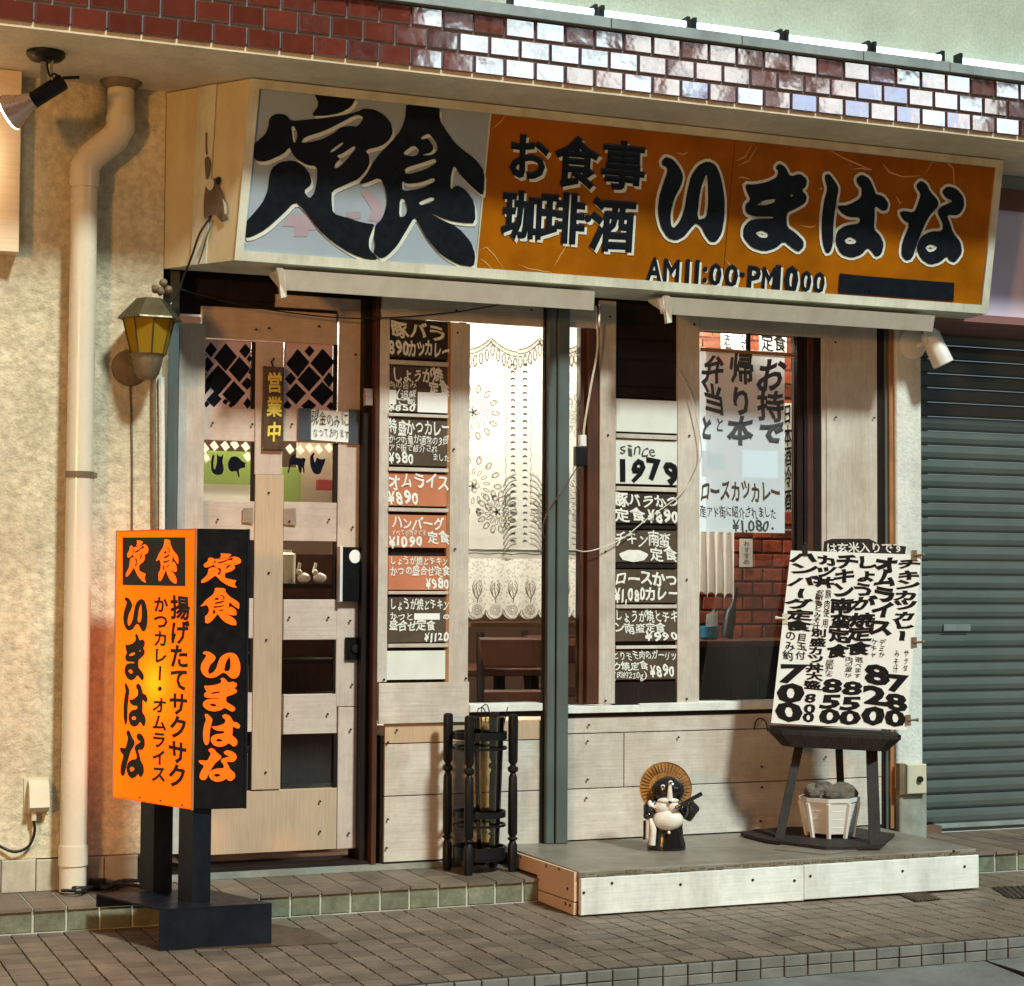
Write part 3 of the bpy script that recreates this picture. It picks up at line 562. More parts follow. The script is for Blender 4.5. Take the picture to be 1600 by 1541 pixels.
for X, y in ((332, 661), (394, 663), (456, 663), (340, 812), (514, 812), (452, 815), (420, 895), (416, 1000), (420, 770), (555, 554), (551, 824), (547, 970), (550, 1070), (548, 1140), (545, 1302), (500, 1252), (500, 1299), (452, 965), (513, 965), (450, 1115), (512, 1116), (498, 510), (420, 513), (415, 1207), (400, 515)):
    p = py_(X, y, YD - .008); sc.append((p.x, YD - .008, p.z))
screws(dr, sc)
# diamond films in the two top openings
def diamonds(cx_list, zoom, parent):
    for i, (x, y, rx, ry) in enumerate(cx_list):
        X, Y_ = zoom(x, y); pts = [(X, Y_ - ry), (X + rx, Y_ - ry * .05), (X, Y_ + ry), (X - rx, Y_ + ry * .05)]
        a = [py_(u, v, YD + .012) for u, v in pts]; MB().poly(a).build('diamond', M['blackfilm'], parent, fix=False)
zz = lambda x, y: (300 + x / 4.057, 470 + y / 4.057)
for (a, b2, c, d, lst, lb) in ((314, 398, 533, 638, [(120, 312, 9.5, 12), (213, 358, 18, 22), (337, 318, 9.5, 11.5), (98, 405, 10, 12), (300, 436, 17, 20), (165, 504, 21.5, 24), (365, 368, 4.5, 6), (78, 470, 4.5, 6), (350, 525, 9.5, 10), (374, 452, 4.5, 5.5), (265, 590, 18, 20), (140, 625, 12, 12.5), (85, 555, 8, 9), (212, 640, 5, 5), (247, 662, 4.5, 4.5), (352, 650, 6.5, 9), (75, 342, 4, 5), (92, 655, 5, 5.5)], 'pink film with black diamonds, behind the top left door opening'),
                            (443, 526, 537, 640, [(670, 395, 18.5, 22), (828, 392, 19, 22), (742, 495, 18.5, 20), (625, 495, 8.5, 10.5), (868, 500, 9, 12), (658, 590, 16, 17), (825, 590, 19, 19), (605, 665, 7, 8), (880, 668, 7, 7), (740, 665, 12, 10), (745, 320, 8, 9)], 'pink film with black diamonds, behind the top right door opening')):
    x0_, x1_, z0_, z1_ = rect(a, b2, c, d, YD + .015); th_ = MB().box(x0_, x1_ - .018, YD + .0135, YD + .016, z0_, z1_).build('window_film', M['pinkfilm'], fix=True)
    tag(th_, lb, 'window film', 'diamond films on the door')
    diamonds(lst, zz, th_)
# cat silhouettes
cats = {'sitting': [(-.05, .02), (.16, -.05), (.40, .02), (.45, .3), (.38, .62), (.42, 1.05), (.31, .9), (.20, .9), (.10, 1.05), (.12, .62), (.05, .35), (.02, .22), (-.04, .3), (-.06, .6), (.0, .95), (-.10, .98), (-.17, .6), (-.15, .2)],
        'curled': [(0, .15), (-.05, .5), (.12, .85), (.45, .92), (.7, .78), (.85, .62), (1.05, .55), (1.0, .42), (1.05, .3), (.8, .25), (.62, .15), (.7, -.25), (.62, -.28), (.5, .1), (.2, .02)],
        'walking': [(0, 0), (.08, 0), (.18, .4), (.3, .45), (.6, .45), (.72, .02), (.82, 0), (.88, .4), (.95, .02), (1.02, .02), (1.0, .5), (1.1, .75), (.98, .85), (.8, .8), (.4, .86), (.55, 1.0), (.3, 1.0), (.1, .7), (.1, .4)],
        'begging': [(0, .05), (.2, -.05), (.45, 0), (.55, .3), (.7, .62), (.72, .85), (.55, .78), (.35, .8), (.2, .9), (.12, .55), (.0, .9), (.1, 1.1), (.02, 1.15), (-.2, .9), (-.15, .4)]}
for k_, (X, y, s_, asp) in {'sitting': (335, 741, 30, 1.1), 'curled': (357, 738, 27, .95), 'walking': (449, 739, 28, .95), 'begging': (489, 740, 28, .95)}.items():
    p = py_(X, y, YD + .012); q = py_(X + s_, y - s_, YD + .012); sx, sz = q.x - p.x, q.z - p.z
    a = shape(wall(YD + .012), [[(p.x + u * sx * asp, p.z + v * sz) for u, v in cats[k_]]]); b = MB()
    b.v = [(u, YD + .012, v) for u, v in a[0]]; b.f = a[1]
    tag(b.build('cat_sticker', M['blackfilm'], fix=False), {'sitting': 'black sitting cat sticker with raised tail, leftmost of the four', 'curled': 'round black cat sticker in the left middle door opening', 'walking': 'black walking cat sticker with four legs apart', 'begging': 'black cat sticker with long curved tail, rightmost of the four'}[k_], 'cat sticker', 'cat stickers on the door glass')
# papers and cloth hung inside behind the middle openings
bn = MB().box(*rect(300, 405, 712, 760, .30)[:2], .30, .31, *rect(300, 405, 705, 760, .30)[2:]).build('green_banner', M['thingreen']); tag(bn, 'green banner seen through the left middle door opening', 'banner')
bn = MB().box(*rect(300, 402, 757, 800, .29)[:2], .28, .29, *rect(300, 402, 757, 800, .29)[2:]).build('white_box', M['thinpaper']); tag(bn, 'white paper sheet low in the left middle door opening', 'paper')
bn = MB().box(*rect(430, 470, 730, 800, .30)[:2], .30, .31, *rect(430, 470, 730, 800, .30)[2:]).build('green_banner', M['thingreen']); tag(bn, 'green banner low in the right middle door opening', 'banner')
bn = MB().box(*rect(465, 530, 690, 800, .33)[:2], .34, .35, *rect(465, 530, 690, 800, .33)[2:]).build('pale_partition', M['interior_pale']); tag(bn, 'pale partition behind the right middle door opening', 'partition')
bn = MB().box(*rect(497, 522, 750, 766, .27)[:2], .26, .30, *rect(497, 522, 750, 766, .27)[2:]).build('red_cloth', M['redcloth']); tag(bn, 'small red cloth behind the right middle door opening', 'cloth')
q = 0
for X, y in ((320, 700), (335, 697), (352, 697), (367, 695), (384, 698), (322, 716), (387, 714), (453, 702), (469, 703), (484, 700), (498, 702), (514, 700)):
    p = py_(X, y, .26); r_ = .021; o = MB().poly([(p.x - r_ * .9, .26, p.z + .004), (p.x, .258, p.z - r_), (p.x + r_ * .9, .26, p.z - .004), (p.x, .258, p.z + r_)], (0, .003, 0)).build('paper_tag', M['thinpaper'])
    q += 1; tag(o, ['leftmost', 'second', 'third', 'fourth', 'fifth', 'lower left', 'lower right', 'leftmost', 'second', 'third', 'fourth', 'fifth'][q - 1] + (' white paper square in the left middle door opening' if q < 8 else ' white paper square in the right middle door opening'), 'paper tag', 'row of paper squares inside the door')

# ---------------------------------------------------------------- room inside
rm = thing('dining_room', 'dark interior of the restaurant seen through door and windows', 'room', (3.2, 1.5, .12))
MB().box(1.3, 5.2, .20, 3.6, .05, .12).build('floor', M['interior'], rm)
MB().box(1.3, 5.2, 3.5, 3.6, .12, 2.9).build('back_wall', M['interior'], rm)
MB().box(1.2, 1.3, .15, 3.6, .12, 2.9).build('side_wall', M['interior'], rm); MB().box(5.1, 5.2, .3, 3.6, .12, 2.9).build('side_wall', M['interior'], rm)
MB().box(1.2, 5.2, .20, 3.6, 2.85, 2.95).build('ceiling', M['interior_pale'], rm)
# brick wall behind the right window, single bricks where they show
bw = thing('brick_wall', 'red brick wall inside behind the right window', 'brick wall', (4.5, .95, .12))
MB().box(3.9, 5.09, .955, 1.05, .12, 2.8).build('mortar_bed', M['mortar'], bw)
bk = MB().box(-.052, .052, -.012, 0, -.030, .030, .004).mesh('brick', M['brick'])
n = 0
for r in range(37):
    for c in range(11):
        z = .16 + r * .070; x = 3.95 + c * .112 + (.056 if r % 2 else 0)
        if z < .72 or x > 5.06: continue
        if n < 300: piece('brick', bk, (x, .955 + rn.uniform(-.003, .003), z), bw); n += 1
ct = thing('dining_counter', 'dark wooden counter behind the right window', 'counter', (4.1, .5, .12))
a, b2, z0, z1 = rect(1085, 1300, 1000, 1006, .35)
MB().box(3.5, 4.95, .32, .70, z1 - .03, z1, .004).build('counter_top', M['red_wood'], ct)
for i in range(9): MB().box(3.55 + i * .155, 3.55 + i * .155 + .148, .36, .38, .12, z1 - .031, .003).build('counter_panel', M['dark_wood'], ct)
zt_ = z1
p = py_(1108, 998, .45)
cp_ = thing('blue_pot', 'blue glazed pot on the counter behind the right window', 'pot', (p.x, .45, zt_))
MB().lathe([(.030, 0), (.040, .01), (.043, .06), (.040, .062), (.036, .02)], (p.x, .45, zt_), 20).build('pot_body', M['bluecup'], cp_, smooth=True)
nb = MB()
for i in range(5): nb.poly([(p.x - .025 + i * .011, .44 + .004 * i, zt_ + .05), (p.x + .004 + i * .011, .44 + .004 * i, zt_ + .05), (p.x + .012 + i * .008, .45, zt_ + .12 + .012 * (i % 3)), (p.x - .014 + i * .008, .45, zt_ + .115)])
tag(nb.build('paper_napkins', M['paper'], fix=False), 'folded white paper napkins standing in the blue pot', 'napkins')
a, b2, z0, z1 = rect(1156, 1176, 842, 886, .945 - .02)
nt_ = thing('wall_notice', 'small white handwritten notice on the interior brick wall', 'notice', ((a + b2) / 2, .92, z0))
MB().box(a, b2, .925, .928, z0, z1).build('notice_sheet', M['paper'], nt_)
letter(nt_, wall(.924), lay('おすすめ', a + .015, b2 - .015, z0 + .01, z1 - .01, .0, True), M['greyink'], .001)
bt_ = thing('dark_bottle', 'dark bottle leaning on the counter by the lace curtain', 'bottle', (p.x + .16, .5, zt_))
MB().tube([(p.x + .13, .52, zt_ + .004), (p.x + .15, .52, zt_ + .12), (p.x + .165, .52, zt_ + .16), (p.x + .18, .52, zt_ + .235)], [.028, .028, .013, .012], 12).build('bottle_body', M['black_wood'], bt_, smooth=True)
# posters on strips at the top of the brick wall
for X0, X1, y0, y1, tx, lb in ((1127, 1167, 521, 548, '酒 冷', 'cream paper strip, left one above the window poster'), (1187, 1229, 521, 552, '定食', 'cream paper strip, right one above the window poster'), (1240, 1258, 525, 625, 'ビール中', 'long upright paper strip high by the window post'), (1222, 1238, 630, 800, '日本酒冷酒', 'long upright paper strip beside the window poster')):
    a, b2, z0, z1 = rect(X0, X1, y0, y1, .60); t = thing('menu_strip', lb, 'paper strip', ((a + b2) / 2, .6, z0), 'paper strips inside the right window')
    MB().box(a, b2, .60, .603, z0, z1).build('strip_sheet', M['paper'], t); v = (z1 - z0) > (b2 - a)
    letter(t, wall(.599), lay(tx, a + .006, b2 - .006, z0 + .005, z1 - .005, .02, v), M['ink'], .001)
# lamps of the room
def room_lamp(x, y, z, e, lb, col=(1, .91, .79), r=.12):
    t = thing('ceiling_lamp', lb, 'lamp', (x, y, z), 'lamps of the dining room')
    MB().lathe([(r * .3, .12), (r, .02), (r * 1.05, 0), (r * .95, .01)], (x, y, z), 20).build('lamp_shade', M['paper'], t, smooth=True)
    MB().tube([(x, y, z + .12), (x, y, 2.85)], .006, 6).build('lamp_cord', M['iron'], t)
    l = bpy.data.lights.new('lamp_light', 'POINT'); l.energy = e; l.color = col; l.shadow_soft_size = .08
    o = bpy.data.objects.new('lamp_light', l); COL.objects.link(o); o.location = (x, y, z - .10)
room_lamp(2.95, .85, 2.35, 105, 'round white ceiling lamp behind the lace curtains')
room_lamp(4.30, .50, 2.62, 48, 'round white ceiling lamp over the counter')
room_lamp(1.9, .75, 2.4, 95, 'round white ceiling lamp behind the door')
# chairs and table seen low in the left window
def chair(x, y, rz, lb):
    t = thing('wooden_chair', lb, 'chair', (x, y, .12), 'chairs inside the left window'); t.rotation_euler.z = rz
    for sx in (-.19, .19):
        o = MB().tube([(sx, .18, 0), (sx, .20, .42), (sx, .27, .88)], .019, 8).build('leg', M['dark_wood']); o.parent = t; o.location = o.location
        o = MB().tube([(sx, -.18, 0), (sx, -.17, .42)], .019, 8).build('leg', M['dark_wood']); o.parent = t
    for nm, bx, m in (('seat', (-.22, .22, -.21, .21, .42, .46), 'dark_wood'), ('seat_cushion', (-.20, .20, -.19, .19, .461, .50), 'interior_pale'), ('back_rail', (-.2, .2, .235, .26, .72, .86), 'red_wood'), ('back_rail', (-.2, .2, .215, .24, .56, .62), 'red_wood')):
        o = MB().box(*bx, .01).build(nm, M[m]); o.parent = t
chair(2.75, .62, .35, 'dark wooden chair behind the left window, left of the steel post'); chair(3.30, .66, -.3, 'dark wooden chair behind the window, right of the steel post')
chair(3.75, 1.0, .1, 'dark wooden chair behind the counter end')
tb = thing('dining_table', 'brown wooden table inside the left window', 'table', (3.0, 1.1, .12))
MB().box(2.45, 3.55, .95, 1.5, .80, .835, .006).build('tabletop', M['red_wood'], tb)
for x in (2.5, 3.46):
    for y in (1.0, 1.42): MB().box(x, x + .045, y, y + .045, .12, .80).build('leg', M['dark_wood'], tb)
rl = MB().box(*rect(735, 935, 972, 981, .16)[:2], .16, .19, *rect(735, 935, 972, 980, .16)[2:]).build('inner_rail', M['orange_wood'], rm)
# shelf with ornaments inside the door's third opening, book rows below
she = thing('display_shelf', 'dark shelf with ornaments seen through the door', 'shelf', (2.15, .5, .12))
for z in (py_(480, 912, .4).z, py_(480, 1030, .4).z): MB().box(1.55, 2.38, .37, .55, z - .02, z).build('shelf_board', M['dark_wood'], she)
zs_ = py_(480, 912, .4).z
for i, (X, lb) in enumerate(((475, 'small white rabbit ornament on the shelf inside the door, left'), (500, 'small white rabbit ornament on the shelf inside the door, right'))):
    x = py_(X, 900, .4).x; t = thing('rabbit_ornament', lb, 'ornament', (x, .4, zs_), 'ornaments behind the door')
    MB().blob((x, .4, zs_ + .022), (.028, .02, .022), 5 + i, .08).blob((x - .022, .4, zs_ + .048), (.013, .012, .013), 8, .05).build('rabbit_body', M['ceramic_white'], t, smooth=True)
    MB().tube([(x - .022, .4, zs_ + .056), (x - .014, .4, zs_ + .085)], [.005, .003], 6).tube([(x - .028, .4, zs_ + .056), (x - .02, .402, zs_ + .088)], [.005, .003], 6).build('ears', M['ceramic_white'], t, smooth=True)
x = py_(450, 900, .42).x; MBo = MB().lathe([(.035, 0), (.037, .12), (.02, .13), (.02, .14)], (x, .44, zs_), 16).build('cream_canister', M['cream_plastic'], smooth=True); tag(MBo, 'cream canister on the shelf inside the door', 'canister')
zb_ = zs_ - .34; i = 0; x = 1.75
MB().box(1.5, 2.4, .60, .62, .12, 1.35).build('shelf_back', M['red_wood'], she)
for zrow, n_ in ((py_(480, 1085, .4).z, 12), (py_(480, 1232, .4).z, 12)):
    MB().box(1.55, 2.38, .41, .58, zrow - .02, zrow).build('shelf_board', M['dark_wood'], she); x = 1.78
    for k in range(n_):
        wd = rn.uniform(.012, .026); h = rn.uniform(.13, .19)
        if x + wd > 2.36: break
        o = MB().box(x, x + wd - .001, .40, .54, zrow, zrow + h).build('book', M[(['redcloth', 'interior_pale', 'tape', 'greencloth', 'barkwood', 'lilac'] * 3)[k]]); x += wd
        tag(o, ['first', 'second', 'third', 'fourth', 'fifth', 'sixth', 'seventh', 'eighth', 'ninth', 'tenth', 'eleventh', 'twelfth'][k] + ' book from the left, ' + (['red', 'cream', 'dark grey', 'green', 'brown', 'lilac'] * 3)[k] + ', ' + ('upper' if zrow > .5 else 'lower') + ' row behind the door glass', 'book', 'books behind the door')

# ---------------------------------------------------------------- lace curtains
def ribbon(b, pts, w=.0022):       # a thin thread lying in the curtain
    w *= 1.35
    for i in range(len(pts) - 1):
        a, c = Vector(pts[i]), Vector(pts[i + 1]); d = c - a
        if d.length < 1e-6: continue
        n = Vector((-d.z, 0, d.x)).normalized() * w; b.poly([a - n, c - n, c + n, a + n])
def ringpts(cx, cz, rx, rz, Y, a0=0, a1=2 * math.pi, n=12, tilt=0):
    r = []
    for i in range(n + 1):
        t = a0 + (a1 - a0) * i / n; x, z = rx * math.cos(t), rz * math.sin(t); r.append((cx + x * math.cos(tilt) - z * math.sin(tilt), Y, cz + x * math.sin(tilt) + z * math.cos(tilt)))
    return r
def drape(X0, X1, Z0f, Z1, Y, amp=.012, freq=40, cols=60, rows=14, flare=0.0, ph=0):
    b = MB()
    for j in range(rows + 1):
        for i in range(cols + 1):
            u = i / cols; x = X0 + (X1 - X0) * u; zb = Z0f(x); z = Z1 + (zb - Z1) * j / rows
            b.v.append((x, Y + amp * (.4 + .6 * j / rows) * math.sin(x * freq + ph + .6 * math.sin(x * 13)), z))
    for j in range(rows):
        for i in range(cols): a = j * (cols + 1) + i; b.f.append((a, a + 1, a + cols + 2, a + cols + 1))
    return b
YC = .11
def P(x, y): p = py_(x, y, YC); return p.x, p.z
cX0 = P(728, 700)[0]; cX1 = P(912, 700)[0]; zT = P(800, 503)[1]; zM = P(800, 862)[1]; zB0 = P(800, 968)[1]
cu1 = thing('lace_curtain', 'tall cream lace curtain with flower and column motifs, left window', 'lace curtain', ((cX0 + cX1) / 2, YC, zM))
drape(cX0, cX1, lambda x: zM - .03, zT, YC, .006, 30).build('net', M['sheer'], cu1, smooth=True, fix=False)
dk, lt = MB(), MB(); yt = YC - .010
def sw(X0, X1, y0, y1, n=14): 
    (a, za), (c, zc) = P(X0, y0), P(X1, y1); return [(a + (c - a) * i / n, yt, za + (zc - za) * math.sin(math.pi / 2 * (i / n)) ** 1.3) for i in range(n + 1)]
# swagged pelmet with fringe
for X0, X1, X2 in ((728, 766, 808), (808, 842, 876), (882, 912, 940)):
    for w_, bb, off_ in ((.006, lt, 0), (.0018, dk, .010), (.0018, dk, -.010)):
        xa, zh = P(X1, 532); xl_, zl = P(X0, 550); xr_, _ = P(X2, 550)
        pts = [(xl_ + (xa - xl_) * i / 10, yt - .0004, zl + (zh - zl) * (i / 10) ** 2 + off_) for i in range(11)] + [(xa + (xr_ - xa) * i / 10, yt - .0004, zh + (zl - zh) * (1 - (1 - i / 10) ** 2) + off_) for i in range(11)]
        ribbon(bb, pts, w_)
    for k in range(9):
        u = (k + .5) / 9; x = xl_ + (xr_ - xl_) * u; zt2 = zl + (zh - zl) * (1 - abs(2 * u - 1)) ** 2 - .012
        r = ringpts(x, zt2 - .030, .0085, .026, yt); ribbon(dk, r, .0016); ribbon(lt, ringpts(x, zt2 - .030, .006, .022, yt - .0003), .0022)
# bead columns
for X in (800, 819):
    for k in range(26):
        x, z = P(X, 572 + k * 11); ribbon(dk, ringpts(x, z, .008, .006, yt, 0, math.pi, 6), .0026); ribbon(lt, ringpts(x, z - .005, .010, .012, yt, .2, 2.9, 6), .0022)
for X in (790, 829, 866):
    (x, z), (_, z2) = P(X, 565), P(X, 790); ribbon(dk, [(x + .002 * math.sin(i * 2), yt, z + (z2 - z) * i / 40) for i in range(41)], .0009)
# wreath of petals at the left, sprays at the right
for cx_, cy_, R in ((738, 645, 40), (738, 760, 44), (905, 650, 30), (905, 770, 40), (860, 800, 30), (775, 800, 30)):
    x, z = P(cx_, cy_); Rr = R / 400
    for k in range(14):
        t = 2 * math.pi * k / 14; px_, pz2 = x + Rr * math.cos(t), z + Rr * math.sin(t)
        if not (cX0 < px_ < cX1): continue
        ribbon(dk, ringpts(px_, pz2, .017, .010, yt, tilt=t), .0013); ribbon(lt, ringpts(px_, pz2, .013, .006, yt - .0003, tilt=t), .0022)
        ribbon(dk, ringpts(x + Rr * .55 * math.cos(t + .2), z + Rr * .55 * math.sin(t + .2), .014, .006, yt, tilt=t), .0011)
    for k in range(5): t = k * 1.257; ribbon(lt, ringpts(x + .014 * math.cos(t), z + .014 * math.sin(t), .012, .008, yt - .0005, tilt=t), .0018); ribbon(dk, ringpts(x + .014 * math.cos(t), z + .014 * math.sin(t), .015, .011, yt, tilt=t), .0008)
# feathered fronds falling either side of the gap
for sgn, X in ((-1, 806), (1, 826), (-1, 870), (1, 892)):
    for k in range(13):
        x, z = P(X, 740 + k * 9); pts = [(x + sgn * (.05 * (i / 6) ** .7 + .012 * (i / 6)), yt, z - .055 * (i / 6) ** 1.8 - .0) for i in range(7)]
        ribbon(lt, pts, .004); ribbon(dk, [(a, b_, c - .006) for a, b_, c in pts], .0013)
dk.build('dark_outline_threads', M['lacedark'], cu1, fix=False, kind='stuff'); lt.build('white_embroidery', M['lacewhite'], cu1, fix=False, kind='stuff')
# short cafe curtain with scalloped hem
xc0, xc1 = P(730, 900)[0], P(908, 900)[0]; n_sc = 6.5; wsc = (xc1 - xc0) / n_sc
hem = lambda x: zB0 + .030 * (1 - abs(math.sin(math.pi * (x - xc0) / wsc)) ** .55)
cu2 = thing('cafe_curtain', 'short cream lace cafe curtain with scalloped hem, left window', 'lace curtain', ((xc0 + xc1) / 2, YC, zB0))
drape(xc0, xc1, hem, zM + .008, YC + .004, .010, 52, 130, 10).build('cloth', M['lace'], cu2, smooth=True, fix=False)
d2, l2 = MB(), MB(); y2 = YC - .014
for k in range(7):
    cx_ = xc0 + wsc * (k + .5)
    if cx_ > xc1 - .01: continue
    for r_ in (.022, .015, .008): ribbon(d2, ringpts(cx_, zB0 + .040, r_, r_ * .95, y2), .0010)
    ribbon(d2, [(cx_ + wsc * .5 * math.sin(t) * .94, y2, zB0 + .042 - .040 * math.cos(t)) for t in [i * .25 - 1.5 for i in range(13)]], .0014)
    for s_ in (-1, 1):
        for r_ in (.6, .8, 1.0): ribbon(d2, [(cx_ + s_ * r_ * .022 * math.sin(i * .45), y2, zB0 + .085 + r_ * .013 * i) for i in range(7)], .0012)
    ribbon(d2, [(cx_ + .004 * math.sin(i), y2, zB0 + .07 + .014 * i) for i in range(7)], .0015)
ribbon(d2, [(xc0 + (xc1 - xc0) * i / 30, y2, zM - .010 + .002 * math.sin(i)) for i in range(31)], .0016)
d2.build('dark_outline_threads', M['lacedark'], cu2, fix=False, kind='stuff')
MB().tube([(xc0, YC - .002, zM + .004), (xc1, YC - .002, zM + .004)], .006, 8).build('curtain_rod', M['white_plastic'], cu2, smooth=True)
# small curtain in the right window
P3 = lambda x, y: (py_(x, y, .13).x, py_(x, y, .13).z)
xa, _ = P3(1090, 880); xb, _ = P3(1148, 880); z0 = P3(1115, 935)[1]; z1 = P3(1115, 828)[1]
cu3 = thing('short_lace_curtain', 'small white lace curtain gathered at left in the right window', 'lace curtain', ((xa + xb) / 2, .13, z0))
drape(xa, xb, lambda x: z0 + .03 * abs(math.sin((x - xa) * 70)) - .05 * (x - xa), z1, .13, .012, 150, 60, 8).build('cloth', M['lacewhite'], cu3, smooth=True, fix=False)
MB().tube([(xa, .13, z1 + .004), (py_(1262, 830, .13).x, .13, z1 + .004)], .004, 8).build('curtain_rod', M['white_plastic'], cu3, smooth=True)

# ---------------------------------------------------------------- the big sign
P0 = Vector((1.72, -.38, ZS - .004)); Vv = Vector((0, -.08, .676)).normalized(); FS = Frame(P0, (1, 0, 0), Vv)       # face leans out at the top
sg = thing('shop_sign', 'large sign box, white and orange, with brush lettering under the canopy', 'shop sign', (3.3, -.3, 2.4))
uv = lambda px, py: FS.hit(px, py)
uL0, vT = uv(391, 124); uL1, vB = uv(365, 410); uR0, vT2 = uv(1566, 252); uR1, vB2 = uv(1541, 488)
vT = 0.0; vB = (vB + vB2) / 2
def spoly(pts, d0, d1, m, name, par=sg):      # prism standing proud of the sign plane
    return MB().poly([FS.at(u, v, d1) for u, v in pts], FS.N * (d0 - d1)).build(name, M[m], par)
fw = .034
spoly([(uL1, vB), (uR1, vB), (uR1 - fw, vB + fw * 1.1), (uL1 + fw, vB + fw * 1.1)], -.02, .012, 'frame', 'frame_bottom')
spoly([(uL0, vT), (uL0 + fw, vT - fw), (uR0 - fw, vT - fw), (uR0, vT)], -.02, .012, 'frame', 'frame_top')
spoly([(uL1, vB), (uL1 + fw, vB + fw * 1.1), (uL0 + fw, vT - fw), (uL0, vT)], -.02, .0121, 'frame', 'frame_left')
spoly([(uR1 - fw, vB + fw * 1.1), (uR1, vB), (uR0, vT), (uR0 - fw, vT - fw)], -.02, .0119, 'frame', 'frame_right')
um0, um1 = uv(764, 200)[0], uv(742, 420)[0]
ua, ub = uv(1148, 220)[0], uv(1128, 445)[0]
spoly([(uL1 + fw, vB + fw), (um1, vB + fw), (um0, vT - fw), (uL0 + fw, vT - fw)], -.02, .0, 'whitevinyl', 'white_panel')
spoly([(um1 + .006, vB + fw), (ub, vB + fw), (ua, vT - fw), (um0 + .006, vT - fw)], -.02, .0, 'vinyl', 'orange_panel')
spoly([(ub + .003, vB + fw), (uR1 - fw, vB + fw), (uR0 - fw, vT - fw), (ua + .003, vT - fw)], -.02, .0005, 'vinyl', 'orange_panel')
spoly([(um1, vB + fw), (um1 + .006, vB + fw), (um0 + .006, vT - fw), (um0, vT - fw)], -.02, .004, 'frame', 'panel_divider')
# splayed left cheek, underside and back
c0 = FS.at(uL0, vT, 0); c1 = FS.at(uL1, vB, 0); w0 = Vector((1.487, -.045, ZS - .004)); w1 = Vector((1.487, -.045, c1.z - .008))
def lerp(a, b2, t): return a + (b2 - a) * t
for t0, t1, m, nm, d in ((0, .40, 'sidepanel', 'cheek_board', 0), (.40, .62, 'frame', 'cheek_batten', .006), (.62, 1, 'sidepanel', 'cheek_board', 0)):
    nrm = (c0 - w0).cross(Vector((0, 0, -1))).normalized(); nrm = -nrm if nrm.y > 0 else nrm
    MB().poly([lerp(w1, c1, t0 + .002) + nrm * d, lerp(w1, c1, t1 - .002) + nrm * d, lerp(w0, c0, t1 - .002) + nrm * d, lerp(w0, c0, t0 + .002) + nrm * d], -nrm * .015).build(nm, M[m], sg)
MB().poly([w1, c1, FS.at(uR1, vB, 0), Vector((FS.at(uR1, vB, 0).x, -.06, c1.z - .004))], (0, 0, .01)).build('underside', M['frame'], sg)
zr0 = FS.at(uR1, vB, 0)
MB().poly([FS.at(uR1, vB, -.004), FS.at(uR0, vT, -.004), Vector((uR0 + 1.72, .0, ZS - .004)), Vector((uR1 + 1.72, .0, zr0.z))], (-.01, 0, 0)).build('right_cheek', M['frame'], sg)
# torn patch on the left cheek
FC = Frame(c1, c1 - w1, (c0 + w0) / 2 - (c1 + w1) / 2); FC.N = -FC.N if FC.N.y > 0 else FC.N; FC.V = FC.U.cross(FC.N) * -1 if FC.U.cross(FC.N).z < 0 else FC.U.cross(FC.N); FC.O = FC.O + FC.N * .010
zc = lambda x, y: FC.hit(220 + x / 4.055, 100 + y / 4.055)
for pts, m, d, nm in (([(405, 600), (425, 585), (440, 600), (450, 640), (440, 700), (420, 740), (410, 700)], 'torn', .002, 'torn_backing'),
                      ([(415, 760), (440, 740), (500, 710), (510, 730), (495, 780), (525, 820), (540, 900), (545, 960), (560, 985), (520, 1005), (500, 990), (470, 950), (435, 965), (400, 990), (400, 850)], 'torn', .002, 'torn_backing'),
                      ([(420, 750), (470, 730), (480, 770), (455, 810), (430, 790)], 'frame', .012, 'peeling_flap'), ([(530, 850), (560, 900), (560, 950), (545, 960), (540, 900)], 'frame', .014, 'peeling_flap'),
                      ([(410, 440), (422, 430), (420, 520), (425, 580), (412, 575)], 'torn', .002, 'torn_backing'), ([(480, 735), (510, 715), (512, 745), (495, 775)], 'signblack', .010, 'dark_hole')):
    a = shape(FC, [[zc(*q) for q in pts]], 0, 1); b = MB(); b.v = [tuple(FC.at(u, v, d)) for u, v in a[0]]; b.f = a[1]; b.build(nm, M[m], sg, fix=False)
